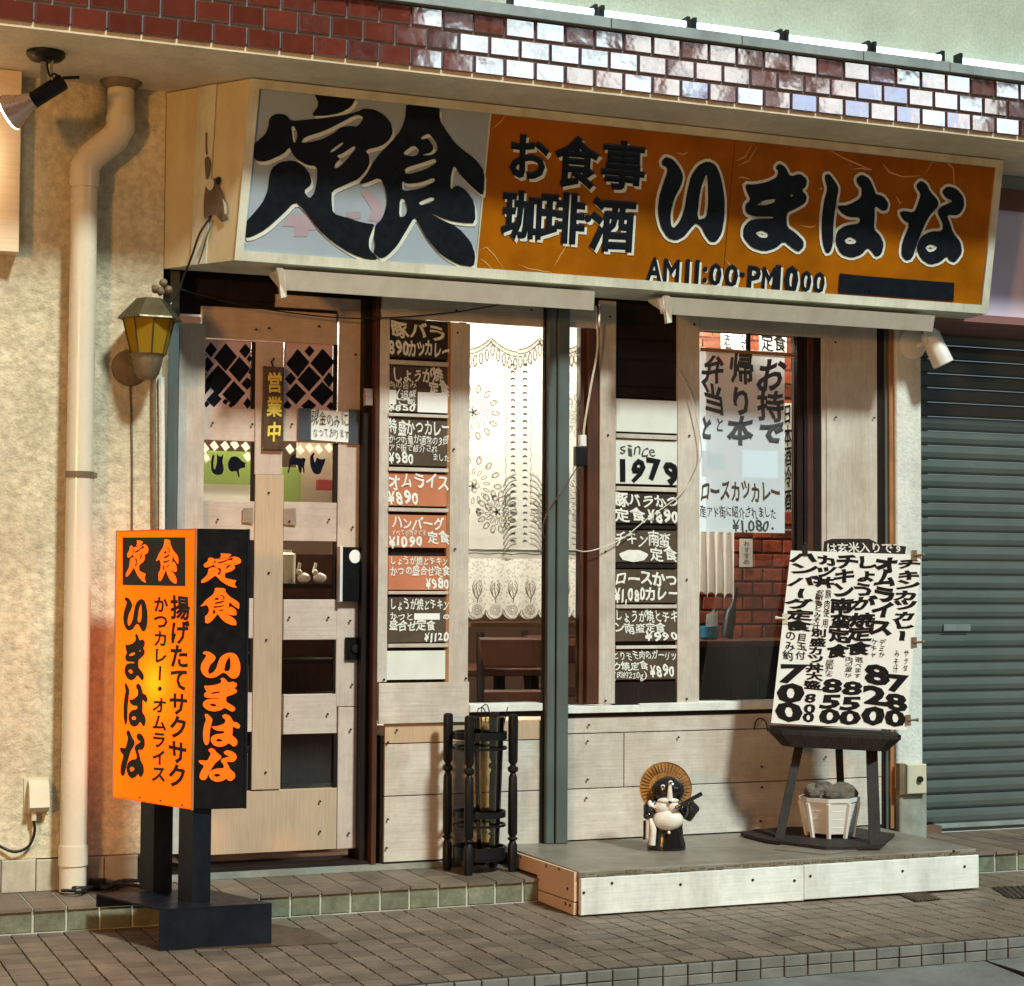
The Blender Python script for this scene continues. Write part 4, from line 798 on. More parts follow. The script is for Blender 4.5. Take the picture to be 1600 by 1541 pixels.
# brush characters
z2 = lambda x, y: uv(350 + x / 3.5556, 100 + y / 3.5556)
z3 = lambda x, y: uv(740 + x / 3.8095, 150 + y / 3.8095)
z4 = lambda x, y: uv(1140 + x / 3.478, 180 + y / 3.478)
TEI = [[(250, 300), (290, 275), (340, 282), (372, 318), (440, 312), (560, 300), (660, 285), (735, 268), (775, 247), (835, 255), (890, 285), (925, 330), (937, 380), (915, 425), (870, 458), (780, 480), (803, 510), (808, 548), (790, 590), (745, 640), (680, 668), (597, 705), (595, 760), (603, 832), (680, 855), (780, 885), (835, 890), (820, 930), (803, 975), (803, 1020), (818, 1045), (855, 1088), (800, 1090), (700, 1055), (600, 990), (520, 920), (440, 810), (392, 765), (330, 830), (230, 920), (150, 962), (105, 965), (105, 892), (150, 845), (210, 775), (243, 700), (248, 640), (262, 580), (310, 545), (380, 535), (440, 565), (478, 620), (485, 670), (440, 705), (470, 750), (500, 720), (515, 650), (515, 570), (455, 562), (400, 530), (372, 490), (362, 462), (330, 500), (230, 545), (175, 540), (152, 495), (165, 445), (225, 395), (245, 350)],
       [(372, 350), (385, 345), (407, 385), (397, 438), (382, 435), (378, 395)],
       [(425, 438), (445, 408), (560, 372), (680, 310), (735, 278), (775, 300), (740, 350), (700, 345), (645, 352), (610, 385), (540, 420), (470, 436)],
       [(583, 488), (655, 435), (662, 445), (600, 492)], [(622, 510), (655, 500), (720, 455), (730, 468), (692, 520), (640, 575), (610, 582), (618, 550), (645, 530)]]
TEI2 = [[(495, 162), (610, 168), (735, 182), (705, 240), (640, 275), (560, 290), (480, 290), (528, 225)]]
SHOKU = [[(1010, 215), (1195, 235), (1195, 310), (1230, 370), (1280, 440), (1340, 490), (1400, 535), (1445, 600), (1440, 725), (1420, 725), (1360, 670), (1310, 620), (1275, 562), (1258, 620), (1255, 700), (1290, 672), (1340, 700), (1390, 770), (1395, 885), (1330, 885), (1240, 870), (1140, 828), (1200, 862), (1300, 910), (1370, 990), (1395, 1060), (1385, 1130), (1300, 1118), (1200, 1060), (1130, 980), (1080, 890), (1055, 850), (1020, 910), (960, 1010), (900, 1070), (865, 1082), (828, 1050), (838, 1010), (830, 960), (838, 895), (868, 870), (890, 830), (905, 760), (895, 700), (865, 630), (780, 665), (745, 665), (792, 610), (818, 560), (860, 500), (930, 430), (980, 370), (1005, 300)],
         [(985, 500), (1050, 450), (1082, 480), (1070, 508), (1040, 515)], [(1088, 412), (1133, 386), (1150, 405), (1183, 450), (1182, 485), (1150, 508), (1092, 508), (1145, 495), (1165, 468), (1130, 412), (1100, 420)],
         [(1000, 580), (1100, 550), (1170, 525), (1178, 550), (1120, 585), (1010, 618)], [(985, 650), (1012, 668), (1090, 660), (1165, 632), (1170, 655), (1100, 690), (990, 710)], [(975, 750), (1000, 750), (1020, 810), (1000, 850), (970, 850)], [(1075, 770), (1150, 738), (1170, 750), (1150, 770), (1095, 788)]]
KI = [[(1115, 390), (1140, 362), (1185, 378), (1225, 430), (1245, 480), (1230, 540), (1190, 610), (1168, 700), (1172, 775), (1190, 787), (1225, 745), (1250, 680), (1268, 570), (1290, 475), (1335, 412), (1390, 388), (1438, 410), (1468, 480), (1490, 600), (1490, 720), (1474, 820), (1442, 868), (1405, 870), (1375, 830), (1350, 778), (1318, 757), (1290, 787), (1250, 838), (1200, 862), (1150, 845), (1110, 780), (1092, 690), (1100, 600), (1125, 520), (1150, 450), (1145, 425), (1120, 415)], [(1383, 458), (1345, 560), (1325, 738), (1380, 728), (1393, 640), (1390, 520)]]
MA = [[(245, 285), (268, 262), (300, 283), (325, 335), (380, 318), (418, 350), (412, 390), (388, 408), (417, 440), (410, 478), (360, 508), (312, 530), (305, 560), (310, 610), (355, 640), (400, 685), (398, 720), (370, 745), (335, 722), (290, 685), (250, 722), (185, 742), (115, 720), (70, 665), (72, 610), (105, 572), (160, 562), (235, 562), (232, 552), (130, 552), (85, 535), (80, 490), (110, 460), (90, 420), (80, 375), (130, 378), (200, 365), (250, 340), (262, 310)], [(140, 490), (180, 465), (245, 455), (240, 475), (190, 490)], [(135, 640), (170, 626), (208, 645), (200, 667), (165, 667)], [(325, 430), (345, 436), (330, 448)]]
HA = [[(515, 325), (540, 320), (575, 370), (590, 400), (576, 470), (561, 580), (558, 700), (545, 745), (520, 752), (500, 690), (496, 580), (508, 470), (528, 400), (514, 350)]]
HA2 = [[(683, 345), (713, 322), (757, 345), (785, 410), (790, 430), (832, 440), (860, 480), (852, 518), (825, 522), (785, 492), (785, 560), (780, 620), (815, 655), (835, 700), (822, 758), (790, 772), (765, 737), (745, 722), (715, 757), (660, 777), (600, 757), (570, 690), (580, 630), (625, 600), (700, 590), (705, 557), (640, 555), (600, 530), (577, 493), (640, 490), (710, 452), (715, 400), (690, 375)], [(620, 680), (650, 660), (687, 680), (680, 698), (650, 702), (630, 697)]]
NA = [[(1010, 380), (1035, 355), (1067, 375), (1085, 415), (1132, 468), (1127, 500), (1080, 550), (1050, 610), (1015, 700), (990, 780), (955, 792), (928, 760), (935, 690), (975, 592), (940, 572), (918, 530), (940, 520), (1000, 530), (1020, 480), (1035, 430), (1015, 400)]]
NA2 = [[(1148, 415), (1180, 386), (1230, 400), (1267, 445), (1272, 500), (1240, 547), (1175, 542), (1195, 590), (1210, 640), (1252, 690), (1260, 750), (1222, 802), (1190, 792), (1178, 767), (1140, 800), (1085, 814), (1035, 782), (1010, 720), (1035, 660), (1085, 633), (1152, 630), (1155, 590), (1123, 530), (1140, 500), (1185, 480), (1210, 468), (1170, 450)], [(1058, 720), (1085, 700), (1128, 716), (1110, 738), (1080, 747)]]
def brush(zf, sets, fr, par, dz, fill='signblack', edge='signwhite', sw=.0, shift=(0, 0), nm='brush_character'):
    for st in sets:
        uvp = [[zf(*q) for q in o] for o in st]
        if edge:
            a = shape(fr, [[(u + shift[0], v + shift[1]) for u, v in o] for o in uvp], sw, 1); b = MB(); b.v = [tuple(fr.at(u, v, dz)) for u, v in a[0]]; b.f = a[1]; b.build(nm + '_edge', M[edge], par, fix=False)
        a = shape(fr, uvp, 0, 1); b = MB(); b.v = [tuple(fr.at(u, v, dz + .0025)) for u, v in a[0]]; b.f = a[1]; b.build(nm, M[fill], par, fix=False)
brush(z2, [TEI2, TEI, SHOKU], FS, sg, .003, shift=(.010, -.012))
brush(z3, [KI], FS, sg, .003, sw=.012); brush(z4, [MA, HA, HA2, NA, NA2], FS, sg, .003, sw=.012)
# faded print showing through the white panel
for pts in ([(760, 720), (800, 700), (860, 750), (890, 830), (860, 880), (800, 870), (820, 810), (790, 760)], [(680, 822), (758, 822), (758, 860), (720, 862), (680, 850)], [(370, 835), (450, 835), (500, 880), (520, 920), (470, 925), (460, 960), (388, 960), (395, 905), (320, 900)]):
    a = shape(FS, [[z2(*q) for q in pts]], 0, 0); b = MB(); b.v = [tuple(FS.at(u, v, .0015)) for u, v in a[0]]; b.f = a[1]; b.build('faded_print', M['stain'], sg, fix=False)
def stext(txt, x0, x1, y0, y1, off, zf=uv, d=.003, shadow=(.011, -.011), yskew=.066, par=sg):
    n = len(txt)
    u0, va = zf(x0, (y0 + y1) / 2); u1, _ = zf(x1, (y0 + y1) / 2 + (x1 - x0) * yskew); v0 = zf((x0 + x1) / 2, y1 + (x1 - x0) * yskew / 2)[1]; v1 = zf((x0 + x1) / 2, y0 + (x1 - x0) * yskew / 2)[1]
    it = lay(txt, u0, u1, v0, v1, off, jit=.008)
    if shadow: letter(par, FS, [([(q[0] + shadow[0], q[1] + shadow[1], q[2]) for q in p], f) for p, f in it], M['signwhite'], d, 'lettering_shadow')
    letter(par, FS, it, M['signblack'], d + .002)
stext('お', 790, 856, 208, 283, .035); stext('食', 864, 932, 214, 294, .035); stext('事', 936, 1006, 220, 297, .035)
stext('珈', 782, 846, 298, 374, .035); stext('琲', 842, 912, 300, 380, .035); stext('・', 900, 934, 322, 360, .06); stext('酒', 920, 990, 308, 392, .035)
stext('AM', 1008, 1062, 399, 440, .03); stext('11', 1066, 1096, 402, 443, .03); stext(':', 1096, 1106, 408, 442, .03, shadow=(.003, -.003)); stext('0', 1106, 1128, 408, 446, .03); stext('0', 1130, 1154, 410, 448, .03)
stext('-', 1150, 1168, 404, 440, .03, shadow=None); stext('PM', 1166, 1212, 412, 454, .03); stext('10', 1206, 1248, 412, 456, .05); stext('0', 1249, 1268, 420, 456, .03); stext('0', 1269, 1289, 422, 458, .03)
brush(uv, [[[(1311, 427), (1311, 427.2), (1345, 431), (1420, 437), (1490, 442), (1490, 442.3), (1489, 471), (1488.6, 471), (1400, 465), (1309, 458), (1309, 457.8)]]], FS, sg, .003, edge=None, nm='black_patch')

# creases in the ageing orange film, their bright reflections painted as lighter ribbons
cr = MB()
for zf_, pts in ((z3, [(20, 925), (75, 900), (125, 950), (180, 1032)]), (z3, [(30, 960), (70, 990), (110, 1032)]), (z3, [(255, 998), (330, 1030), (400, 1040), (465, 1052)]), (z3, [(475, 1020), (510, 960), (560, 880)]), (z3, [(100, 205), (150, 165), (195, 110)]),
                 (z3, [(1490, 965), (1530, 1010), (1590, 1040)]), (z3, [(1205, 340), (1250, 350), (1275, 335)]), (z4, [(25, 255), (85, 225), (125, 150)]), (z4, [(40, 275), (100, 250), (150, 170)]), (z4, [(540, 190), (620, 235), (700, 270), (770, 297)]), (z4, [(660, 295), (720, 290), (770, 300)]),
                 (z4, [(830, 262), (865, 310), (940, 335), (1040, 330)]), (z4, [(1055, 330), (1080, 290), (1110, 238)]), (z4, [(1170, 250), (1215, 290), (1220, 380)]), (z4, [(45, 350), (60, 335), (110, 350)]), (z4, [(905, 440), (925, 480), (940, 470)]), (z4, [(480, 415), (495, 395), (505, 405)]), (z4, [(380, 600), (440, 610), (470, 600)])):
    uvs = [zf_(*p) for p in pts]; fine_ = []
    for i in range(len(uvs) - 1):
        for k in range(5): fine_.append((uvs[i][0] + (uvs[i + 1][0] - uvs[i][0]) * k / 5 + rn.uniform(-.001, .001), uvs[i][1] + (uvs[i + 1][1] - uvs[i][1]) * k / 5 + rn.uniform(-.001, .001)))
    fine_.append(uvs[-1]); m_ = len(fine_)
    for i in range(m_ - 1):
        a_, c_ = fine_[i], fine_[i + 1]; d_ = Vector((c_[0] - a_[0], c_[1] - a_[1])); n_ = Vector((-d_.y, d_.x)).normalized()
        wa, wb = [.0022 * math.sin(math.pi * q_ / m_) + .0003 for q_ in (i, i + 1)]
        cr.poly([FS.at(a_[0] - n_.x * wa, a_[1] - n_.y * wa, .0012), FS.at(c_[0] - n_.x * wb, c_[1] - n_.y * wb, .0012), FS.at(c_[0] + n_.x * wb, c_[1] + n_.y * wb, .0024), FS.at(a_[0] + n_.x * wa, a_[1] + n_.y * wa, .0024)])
cr.build('crease_glints', M['film_glint'], sg, fix=False, kind='stuff')
# ---------------------------------------------------------------- hood lamps under the sign
def hood(xl0, xr0, yt0, yt1, yb, lb, brx):
    Yf = -.36
    a = py_(xl0, yt0, Yf); b2 = py_(xr0, yt1, Yf); zb = py_((xl0 + xr0) / 2, yb, Yf).z
    t = thing('hood_lamp', lb, 'lamp', ((a.x + b2.x) / 2, -.28, zb), 'long lamp hoods under the sign'); zt2 = (a.z + b2.z) / 2
    MB().poly([(a.x, Yf, zt2), (a.x + .012, Yf + .035, zb), (a.x + .015, -.16, zb + .072), (a.x + .015, -.16, zt2 + .015)], (b2.x - a.x - .03, 0, 0)).build('hood', M['lampmetal'], t)
    MB().poly([(a.x - .012, Yf - .004, zt2 + .004), (a.x + .012, Yf - .004, zt2 + .004), (a.x + .03, Yf + .02, zt2 - .03), (a.x + .034, Yf + .02, zt2 - .10), (a.x + .012, Yf + .02, zt2 - .105), (a.x + .006, Yf + .02, zt2 - .05)], (0, .022, 0)).build('end_bracket', M['lampmetal'], t)
    MB().tube([(a.x + .03, -.25, zb + .022), (b2.x - .05, -.25, zb + .022)], .011, 8).build('unlit_tube', M['white_plastic'], t, smooth=True)
hood(437, 940, 425, 452, 467, 'left long cream lamp hood under the sign, over door and left window', 0)
hood(1042, 1470, 465, 493, 503, 'right long cream lamp hood under the sign, over the right window', 0)

# ---------------------------------------------------------------- menu boards in the two slots
MB().box(*rect(600, 702, 500, 1066, .02)[:2], .02, .04, *rect(600, 702, 500, 1066, .02)[2:]).build('slot_back', M['dark_wood'], sf)
MB().box(*rect(958, 1062, 475, 1102, .02)[:2], .02, .04, *rect(958, 1062, 475, 1102, .02)[2:]).build('slot_back', M['dark_wood'], sf)
def board(pl, pr, pt, pb, m, label, lines, Y=.0, cat='menu board', grp='menu boards in the left column', name='menu_board', shelf=True, chalk='chalk'):
    a, b2, z0, z1 = rect(pl, pr, pt, pb, Y); t = thing(name, label, cat, ((a + b2) / 2, Y, z0), grp)
    MB().box(a, b2, Y, Y + .012, z0, z1, .001).build('panel', M[m], t); fr = wall(Y)
    for ln in lines:
        tx, x0, x1, y0, y1 = ln[:5]; off = ln[5] if len(ln) > 5 else .03; mm = ln[6] if len(ln) > 6 else chalk
        u0 = a + (b2 - a) * x0; u1 = a + (b2 - a) * x1; v1 = z1 - (z1 - z0) * y0; v0 = z1 - (z1 - z0) * y1
        if tx is None: MB().box(u0, u1, Y - .0015, Y - .0002, v0, v1).build('white_patch', M['paper'], t)
        else: letter(t, fr, lay(tx, u0, u1, v0, v1, off, jit=.09), M[mm], .0022)
    return t
L1, L2 = 606.5, 702
def lb_(pt, pb, m, label, lines, pl=L1, pr=L2): return board(pl, pr, pt, pb, m, label, lines)
lb_(503, 560, 'blackboard', 'topmost dark menu board in the left column, large white writing', [('豚バラ', .03, .95, .04, .52, .035), ('890', .0, .34, .55, .95, .04), ('カツカレー', .32, 1.0, .53, .97, .04)])
lb_(573, 644, 'brownboard', 'second menu board in the left column, with pasted white patches', [('しょうが焼', .06, .88, .03, .34, .03), ('定食', .66, 1.0, .30, .62, .035), ('肉の旨み', .0, .45, .33, .50, .01), (None, .48, 1.0, .56, 1.0), (None, 0, .13, .54, .85), ('(追盛', .12, .46, .52, .72, .02), ('ご飯', .14, .46, .70, .86, .02), ('¥850', 0, .45, .84, 1.0, .03)])
lb_(654, 728, 'brownboard', 'third menu board in the left column, four lines of white writing', [('特盛かつカレー', .0, 1.0, .03, .36, .025), ('かつの量が通常の3倍', 0, .98, .36, .55, .008), ('アド街で紹介され', 0, .8, .55, .72, .008), ('¥980', 0, .42, .72, .97, .03), ('ました', .72, 1, .74, .90, .01)])
lb_(740, 791, 'orangeboard', 'fourth menu board in the left column, topmost of the orange ones', [('オムライス', .0, 1.0, .02, .52, .03), ('¥890', -.02, .50, .54, .96, .04)])
lb_(805, 856, 'orangeboard', 'fifth menu board in the left column, second orange one', [('ハンバーグ', .05, .9, .06, .46, .03), ('すべて手作りです', .05, .62, .46, .64, .006), ('定食', .64, 1.0, .48, .88, .03), ('¥1090', .0, .56, .64, .98, .045)])
lb_(869, 922, 'orangeboard', 'sixth menu board in the left column, lowest of the orange ones', [('しょうが焼とチキン', .02, .98, .02, .28, .02), ('かつの盛合せ定食', .02, 1.0, .30, .60, .022), ('¥980', .60, 1.0, .64, .97, .035)])
lb_(933, 1004, 'brownboard', 'seventh menu board in the left column, brown with a white smear', [('しょうが焼とチキン', .02, 1.0, .04, .30, .02), ('かつと', .02, .40, .34, .52, .025), (None, .42, .84, .36, .50), ('の', .88, 1.0, .35, .50, .03), ('盛合せ定食', .0, .76, .52, .76, .025), ('¥1120', .58, .99, .78, .98, .035)])
lb_(1017, 1062, 'whiteboard', 'blank white board at the foot of the left column', [], 603, 700)
shz = [(564, 571), (647, 652), (731, 737), (794, 800), (924, 929), (1006, 1012)]
for a_, b_ in shz: brd(607, 701, a_, b_, -.012, 'plank', 'slot_ledge', th=.03)
G2 = 'menu boards in the right column'
def rb_(pt, pb, m, label, lines, pl=960, pr=1060, **k): return board(pl, pr, pt, pb, m, label, lines, grp=G2, **k)
for i, (pt, pb) in enumerate(((508, 530), (533, 562), (566, 604), (607, 622))):
    brd(964, 1056, pt, pb, .012, 'dark_wood', 'slot_slat', th=.006)
rb_(625, 676, 'whiteboard', 'blank white board at the top of the right column', [], 963, 1063)
rb_(688, 757, 'whiteboard', 'white board in the right column with the year in bold black digits', [('since', .05, .62, .04, .36, -.005, 'greyink'), ('1979', .01, 1.0, .40, .96, .05, 'ink')], 962, 1062)
rb_(771, 818, 'blackboard', 'first dark menu board below the white year board', [('豚バラかつ', .0, 1.0, .02, .48, .035), ('定食', .0, .48, .50, .97, .03), ('¥890', .50, 1.0, .52, .97, .045)])
rb_(829, 879, 'brownboard', 'second dark menu board below the year board, price painted over', [('チキン南蛮', .0, .86, .06, .52, .02), ('定食', .55, .98, .52, .97, .025)])
rb_(890, 942, 'brownboard', 'third dark menu board below the year board, large white writing', [('ロースかつ', .0, .98, .06, .50, .035), ('¥1,080', .0, .48, .56, .97, .04), ('カレー', .46, 1.0, .50, .94, .035)])
rb_(952, 1002, 'brownboard', 'fourth dark menu board below the year board, three lines', [('しょうが焼とチキ', 0, 1.0, .02, .42, .02), ('ン南蛮定食', .0, .8, .42, .74, .02), ('¥990', .48, 1.0, .70, .98, .035)], 959, 1059)
rb_(1016, 1062, 'brownboard', 'lowest dark menu board in the right column', [('とりモモ肉のガーリッ', 0, 1.0, .03, .34, .015), ('ク焼定食', .0, .54, .38, .68, .02), ('(肉約220g)', 0, .54, .72, .96, .005), ('¥890', .57, .97, .50, .92, .035)], 957, 1057)
a, b2, z0, z1 = rect(970, 1010, 860, 877, -.002); bl = MB(); bl.lathe([(.0, 0), (1, 0)], (0, 0, 0), 20); 
bl = MB(); cx_, cz_ = (a + b2) / 2, (z0 + z1) / 2; bl.poly([(cx_ + (b2 - a) * .55 * math.cos(t) * (1 + .06 * math.sin(5 * t)), -.003, cz_ + (z1 - z0) * .55 * math.sin(t) * (1 + .05 * math.sin(7 * t))) for t in [i * .2618 for i in range(24)]])
bl.build('paint_blot', M['chalk'], sf, fix=False)
brd(958, 1057, 1066, 1101, .0, 'dark_wood', 'slot_panel', th=.01)
for a_, b_ in ((679, 686), (761, 768), (945, 951), (1009, 1014)): brd(963, 1058, a_, b_, -.010, 'plank', 'slot_ledge', th=.025)
for a_, b_ in ((821, 827), (881, 888)): brd(963, 1058, a_, b_, -.006, 'dark_wood', 'slot_ledge', th=.02)

# poster hung in the right window
a, b2, z0, z1 = rect(1093, 1226, 546, 832, .035); FP = wall(.035)
pt_ = thing('window_poster', 'translucent poster with large black brush writing in the right window', 'poster', ((a + b2) / 2, .035, z0))
MB().poly([(a, .035, z0), (b2, .035, z0), (b2, .035, z1), (a, .035, z1)]).build('sheet', M['poster'], pt_, fix=False)
def wl(t, x0, x1, y0, y1, off=.04, vert=True, m='ink', par=pt_): letter(par, FP, lay(t, a + (b2 - a) * x0, a + (b2 - a) * x1, z1 - (z1 - z0) * y1, z1 - (z1 - z0) * y0, off, vert, .08), M['greyink' if m == 'ink' and off > .01 else m], .0015)
wl('お持', .66, 1.0, .03, .40, .03); wl('帰り', .33, .62, .02, .36, .03); wl('弁当', .02, .28, .04, .36, .03); wl('本', .30, .62, .36, .53, .04); wl('で', .70, .98, .40, .52, .07); wl('と', 0, .14, .38, .52, .06); wl('と', .17, .28, .38, .47, .02)
wl('ロースカツカレー', 0, .95, .72, .84, .03, False, 'barkwood'); wl('産アド街に紹介されました', 0, .9, .86, .925, .0, False); wl('¥1,080-', .38, .88, .93, .995, .02, False)
# a second small poster of a coloured dish photograph below it is only a blur: warm patches on paper
for (x0_, x1_, y0_, y1_, m) in ((.02, .45, .56, .70, 'orangeboard'), (.10, .30, .58, .66, 'paper'), (.5, .92, .55, .70, 'paper')):
    MB().poly([(a + (b2 - a) * x0_, .037, z1 - (z1 - z0) * y1_), (a + (b2 - a) * x1_, .037, z1 - (z1 - z0) * y1_), (a + (b2 - a) * x1_, .037, z1 - (z1 - z0) * y0_), (a + (b2 - a) * x0_, .037, z1 - (z1 - z0) * y0_)]).build('printed_photo', M['orangeboard'] if m != 'paper' else M['paper'], pt_, fix=False)

# ---------------------------------------------------------------- things on and around the door
fr = wall(YD - .025); a, b2, z0, z1 = rect(411, 443, 573, 704, YD - .02)
op = thing('open_sign', 'dark wooden slab with yellow characters hanging on the door', 'hanging sign', ((a + b2) / 2, YD - .02, z0))
MB().box(a, b2, YD - .024, YD - .007, z0, z1, .004).build('slab', M['barkwood'], op)
zc1 = z1 - .02
for i, ch in enumerate('営業中'): letter(op, fr, lay(ch, a + .012, b2 - .010, z1 - .105 - i * .098, z1 - .025 - i * .098, .03, jit=.03), M['yellowpaint'], .002)
MB().tube([((a + b2) / 2, YD - .01, z1), ((a + b2) / 2 - .008, YD - .012, z1 + .02), ((a + b2) / 2 + .004, YD - .012, z1 + .035)], .003, 6).build('cord', M['iron'], op)
a, b2, z0, z1 = rect(484, 547, 641, 690, YD - .004)
no = thing('cash_notice', 'white handwritten notice held by dark tape strips across the door', 'notice', ((a + b2) / 2, YD - .01, z0))
MB().poly([(a, YD - .008, z0 + .004), (b2, YD - .010, z0 - .002), (b2, YD - .009, z1 - .006), (a, YD - .008, z1)], (0, .001, 0)).build('sheet', M['paper'], no)
for (p0, p1, q0, q1) in ((466, 486, 638, 689), (545, 562, 640, 694)):
    xx = rect(p0, p1, q0, q1, YD - .012); MB().box(xx[0], xx[1], YD - .0125, YD - .0105, xx[2], xx[3]).build('tape_strip', M['tape'], no)
fn_ = wall(YD - .011)
letter(no, fn_, lay('現金のみに', a + .004, b2 - .01, z0 + (z1 - z0) * .48, z1 - .008, -.005, jit=.1), M['greyink'], .001); letter(no, fn_, lay('なっております', a + .012, b2 - .004, z0 + .012, z0 + (z1 - z0) * .42, -.005, jit=.1), M['greyink'], .001)
# masking tape remnants
for (p0, p1, q0, q1) in ((379, 396, 793, 818), (443, 463, 794, 821)):
    xx = rect(p0, p1, q0, q1, YD - .008); MB().poly([(xx[0], YD - .0085, xx[2] + .004), (xx[1], YD - .0085, xx[2]), (xx[1] - .003, YD - .0085, xx[3]), (xx[0], YD - .0085, xx[3] - .004)], (0, .001, 0)).build('tape_remnant', M['masktape'], dr)
xx = rect(408, 434, 795, 820, YD - .008)
# push plate, lock and latch
a, b2, z0, z1 = rect(530, 576, 855, 940, YD - .02)
pl_ = MB().box(a, b2, YD - .030, YD - .002, z0, z1, .003).build('push_plate', M['blackface'], dr)
for xa_, xb_ in ((a - .002, a + .010), (b2 - .012, b2 + .001)): MB().box(xa_, xb_, YD - .036, YD - .0005, z0 - .002, z1 + .002, .002).build('plate_edge', M['white_plastic'], pl_)
bq = MB(); cx_, cz_ = (a + b2) / 2, z1 - .038; bq.poly([(cx_ + .024 * math.cos(t), YD - .031, cz_ + .027 * math.sin(t)) for t in [i * math.pi / 12 for i in range(24)]]); bq.build('round_sticker', M['paper'], pl_, fix=False)
a, b2, z0, z1 = rect(540, 569, 996, 1031, YD - .01)
lk = MB().box(a, b2, YD - .014, YD - .001, z0, z1, .002).build('lock_plate', M['blackface'], dr); MB().tube([((a + b2) / 2, YD - .022, (z0 + z1) / 2), ((a + b2) / 2, YD - .014, (z0 + z1) / 2)], .016, 16).build('lock_cylinder', M['iron'], lk)
a, b2, z0, z1 = rect(565, 577, 942, 987, YD - .01); MB().box(a, b2, YD - .02, YD, z0, z1 - .04, .002).build('latch', M['orangeplastic'], dr)
a, b2, z0, z1 = rect(568, 580, 608, 635, .05)
MB().box(a, b2, .02, .05, z0, z1, .003).build('door_chime', M['silver'], sf)

# ---------------------------------------------------------------- lantern, drainpipe, conduits, boxes, cables
YLn = -.20
def Lp(x, y, Y=YLn): return py_(x, y, Y)
c = Lp(236, 520); lt_ = thing('wall_lantern', 'olive bronze lantern with amber glass on the cream wall', 'lantern', (c.x, -.13, Lp(230, 600).z))
zr_ = Lp(236, 497).z; zt2 = Lp(236, 466).z; zg = Lp(232, 553).z; zcup = Lp(230, 583).z
rx = abs(Lp(289, 500).x - Lp(187, 500).x) / 2
MB().lathe([(rx * 1.0, zr_ - .006), (rx * .98, zr_), (rx * .42, zt2), (rx * .12, zt2 + .004)], (c.x, YLn + .02, 0), 6).build('roof', M['bronze'], lt_)
MB().lathe([(rx * .52, zg), (rx * .78, zr_ - .004)], (c.x - .005, YLn + .02, 0), 8).build('amber_glass', M['amber'], lt_)
for k in range(8):
    t = 2 * math.pi * k / 8; MB().tube([(c.x - .005 + rx * .53 * math.cos(t), YLn + .02 + rx * .53 * math.sin(t), zg), (c.x - .005 + rx * .79 * math.cos(t), YLn + .02 + rx * .79 * math.sin(t), zr_ - .004)], .003, 5).build('glazing_bar', M['bronze'], lt_)
MB().lathe([(.03, zcup - .02), (.045, zcup), (.058, zg - .02), (.06, zg - .008), (rx * .56, zg)], (c.x - .008, YLn + .02, 0), 18).build('cup', M['oldbrass'], lt_, smooth=True)
wpp = py_(203, 575, -.055)
MB().lathe([(.07, 0), (.066, .012), (.03, .02)], (wpp.x, -.052, wpp.z), 24, M4=Matrix.Rotation(math.pi / 2, 4, 'X')).build('wall_rose', M['oldbrass'], lt_, smooth=True)
MB().tube([(wpp.x, -.06, wpp.z), (wpp.x + .02, -.14, wpp.z - .03), (c.x - .01, YLn + .02, zcup - .01)], .012, 8).build('arm', M['oldbrass'], lt_, smooth=True)
for k, (dx, dz) in enumerate(((-.02, .02), (.01, .045), (.03, .02), (.0, .012))):
    MB().blob((c.x + .04 + dx, YLn + .03, zt2 + .02 + dz), (.016, .014, .016), k, .1, 10, 7).build('finial_knob', M['oldbrass'], lt_, smooth=True)
yp = -.125; RP = .049
q1, q2, q3, q4 = py_(188, 150, yp), py_(188, 196, yp), py_(124, 262, yp), py_(122, 1392, yp)
dp = thing('drain_pipe', 'cream plastic drainpipe with offset bend on the stucco wall', 'drainpipe', (q4.x, yp, .09)); xq = (q3.x + py_(122, 1392, yp).x) / 2
MB().tube([(xq, yp, .095), (xq, yp, q3.z - .03)], RP, 28).build('pipe', M['pvc'], dp, smooth=True)
e = [Vector((xq, yp, q3.z - .03)), Vector((xq, yp, q3.z)), Vector((xq + .02, yp, q3.z + .04)), Vector((q2.x - .02, yp, q2.z - .05)), Vector((q2.x, yp, q2.z - .01)), Vector((q2.x, yp, q2.z + .03))]
MB().tube(e, [RP * 1.1, RP * 1.1, RP * 1.1, RP * 1.1, RP * 1.1, RP * 1.1], 28).build('offset_bend', M['pvc'], dp, smooth=True)
MB().tube([(q2.x, yp, q2.z + .028), (q2.x, yp, ZS)], RP * 1.02, 28).build('upper_pipe', M['pvc'], dp, smooth=True)
MB().tube([(xq, yp, q3.z - .075), (xq, yp, q3.z + .002)], RP * 1.12, 28).build('socket', M['pvc'], dp, smooth=True)
zc2 = py_(122, 1320, yp).z; MB().tube([(xq, yp, .19), (xq, yp, zc2)], RP * 1.1, 28).build('socket', M['pvc'], dp, smooth=True)
MB().lathe([(RP + .008, ZS - .03), (RP + .03, ZS - .004), (RP + .03, ZS - .001)], (q2.x, yp, 0), 24).build('ceiling_collar', M['oldbrass'], dp, smooth=True)
zb_ = py_(122, 742, yp).z; MB().tube([(xq, yp, zb_ - .012), (xq, yp, zb_ + .012)], RP * 1.05, 28).build('clamp_band', M['oldbrass'], dp, smooth=True)
MB().box(xq + .045, xq + .065, -.125, -.05, zb_ - .01, zb_ + .01).build('clamp_bracket', M['oldbrass'], dp)
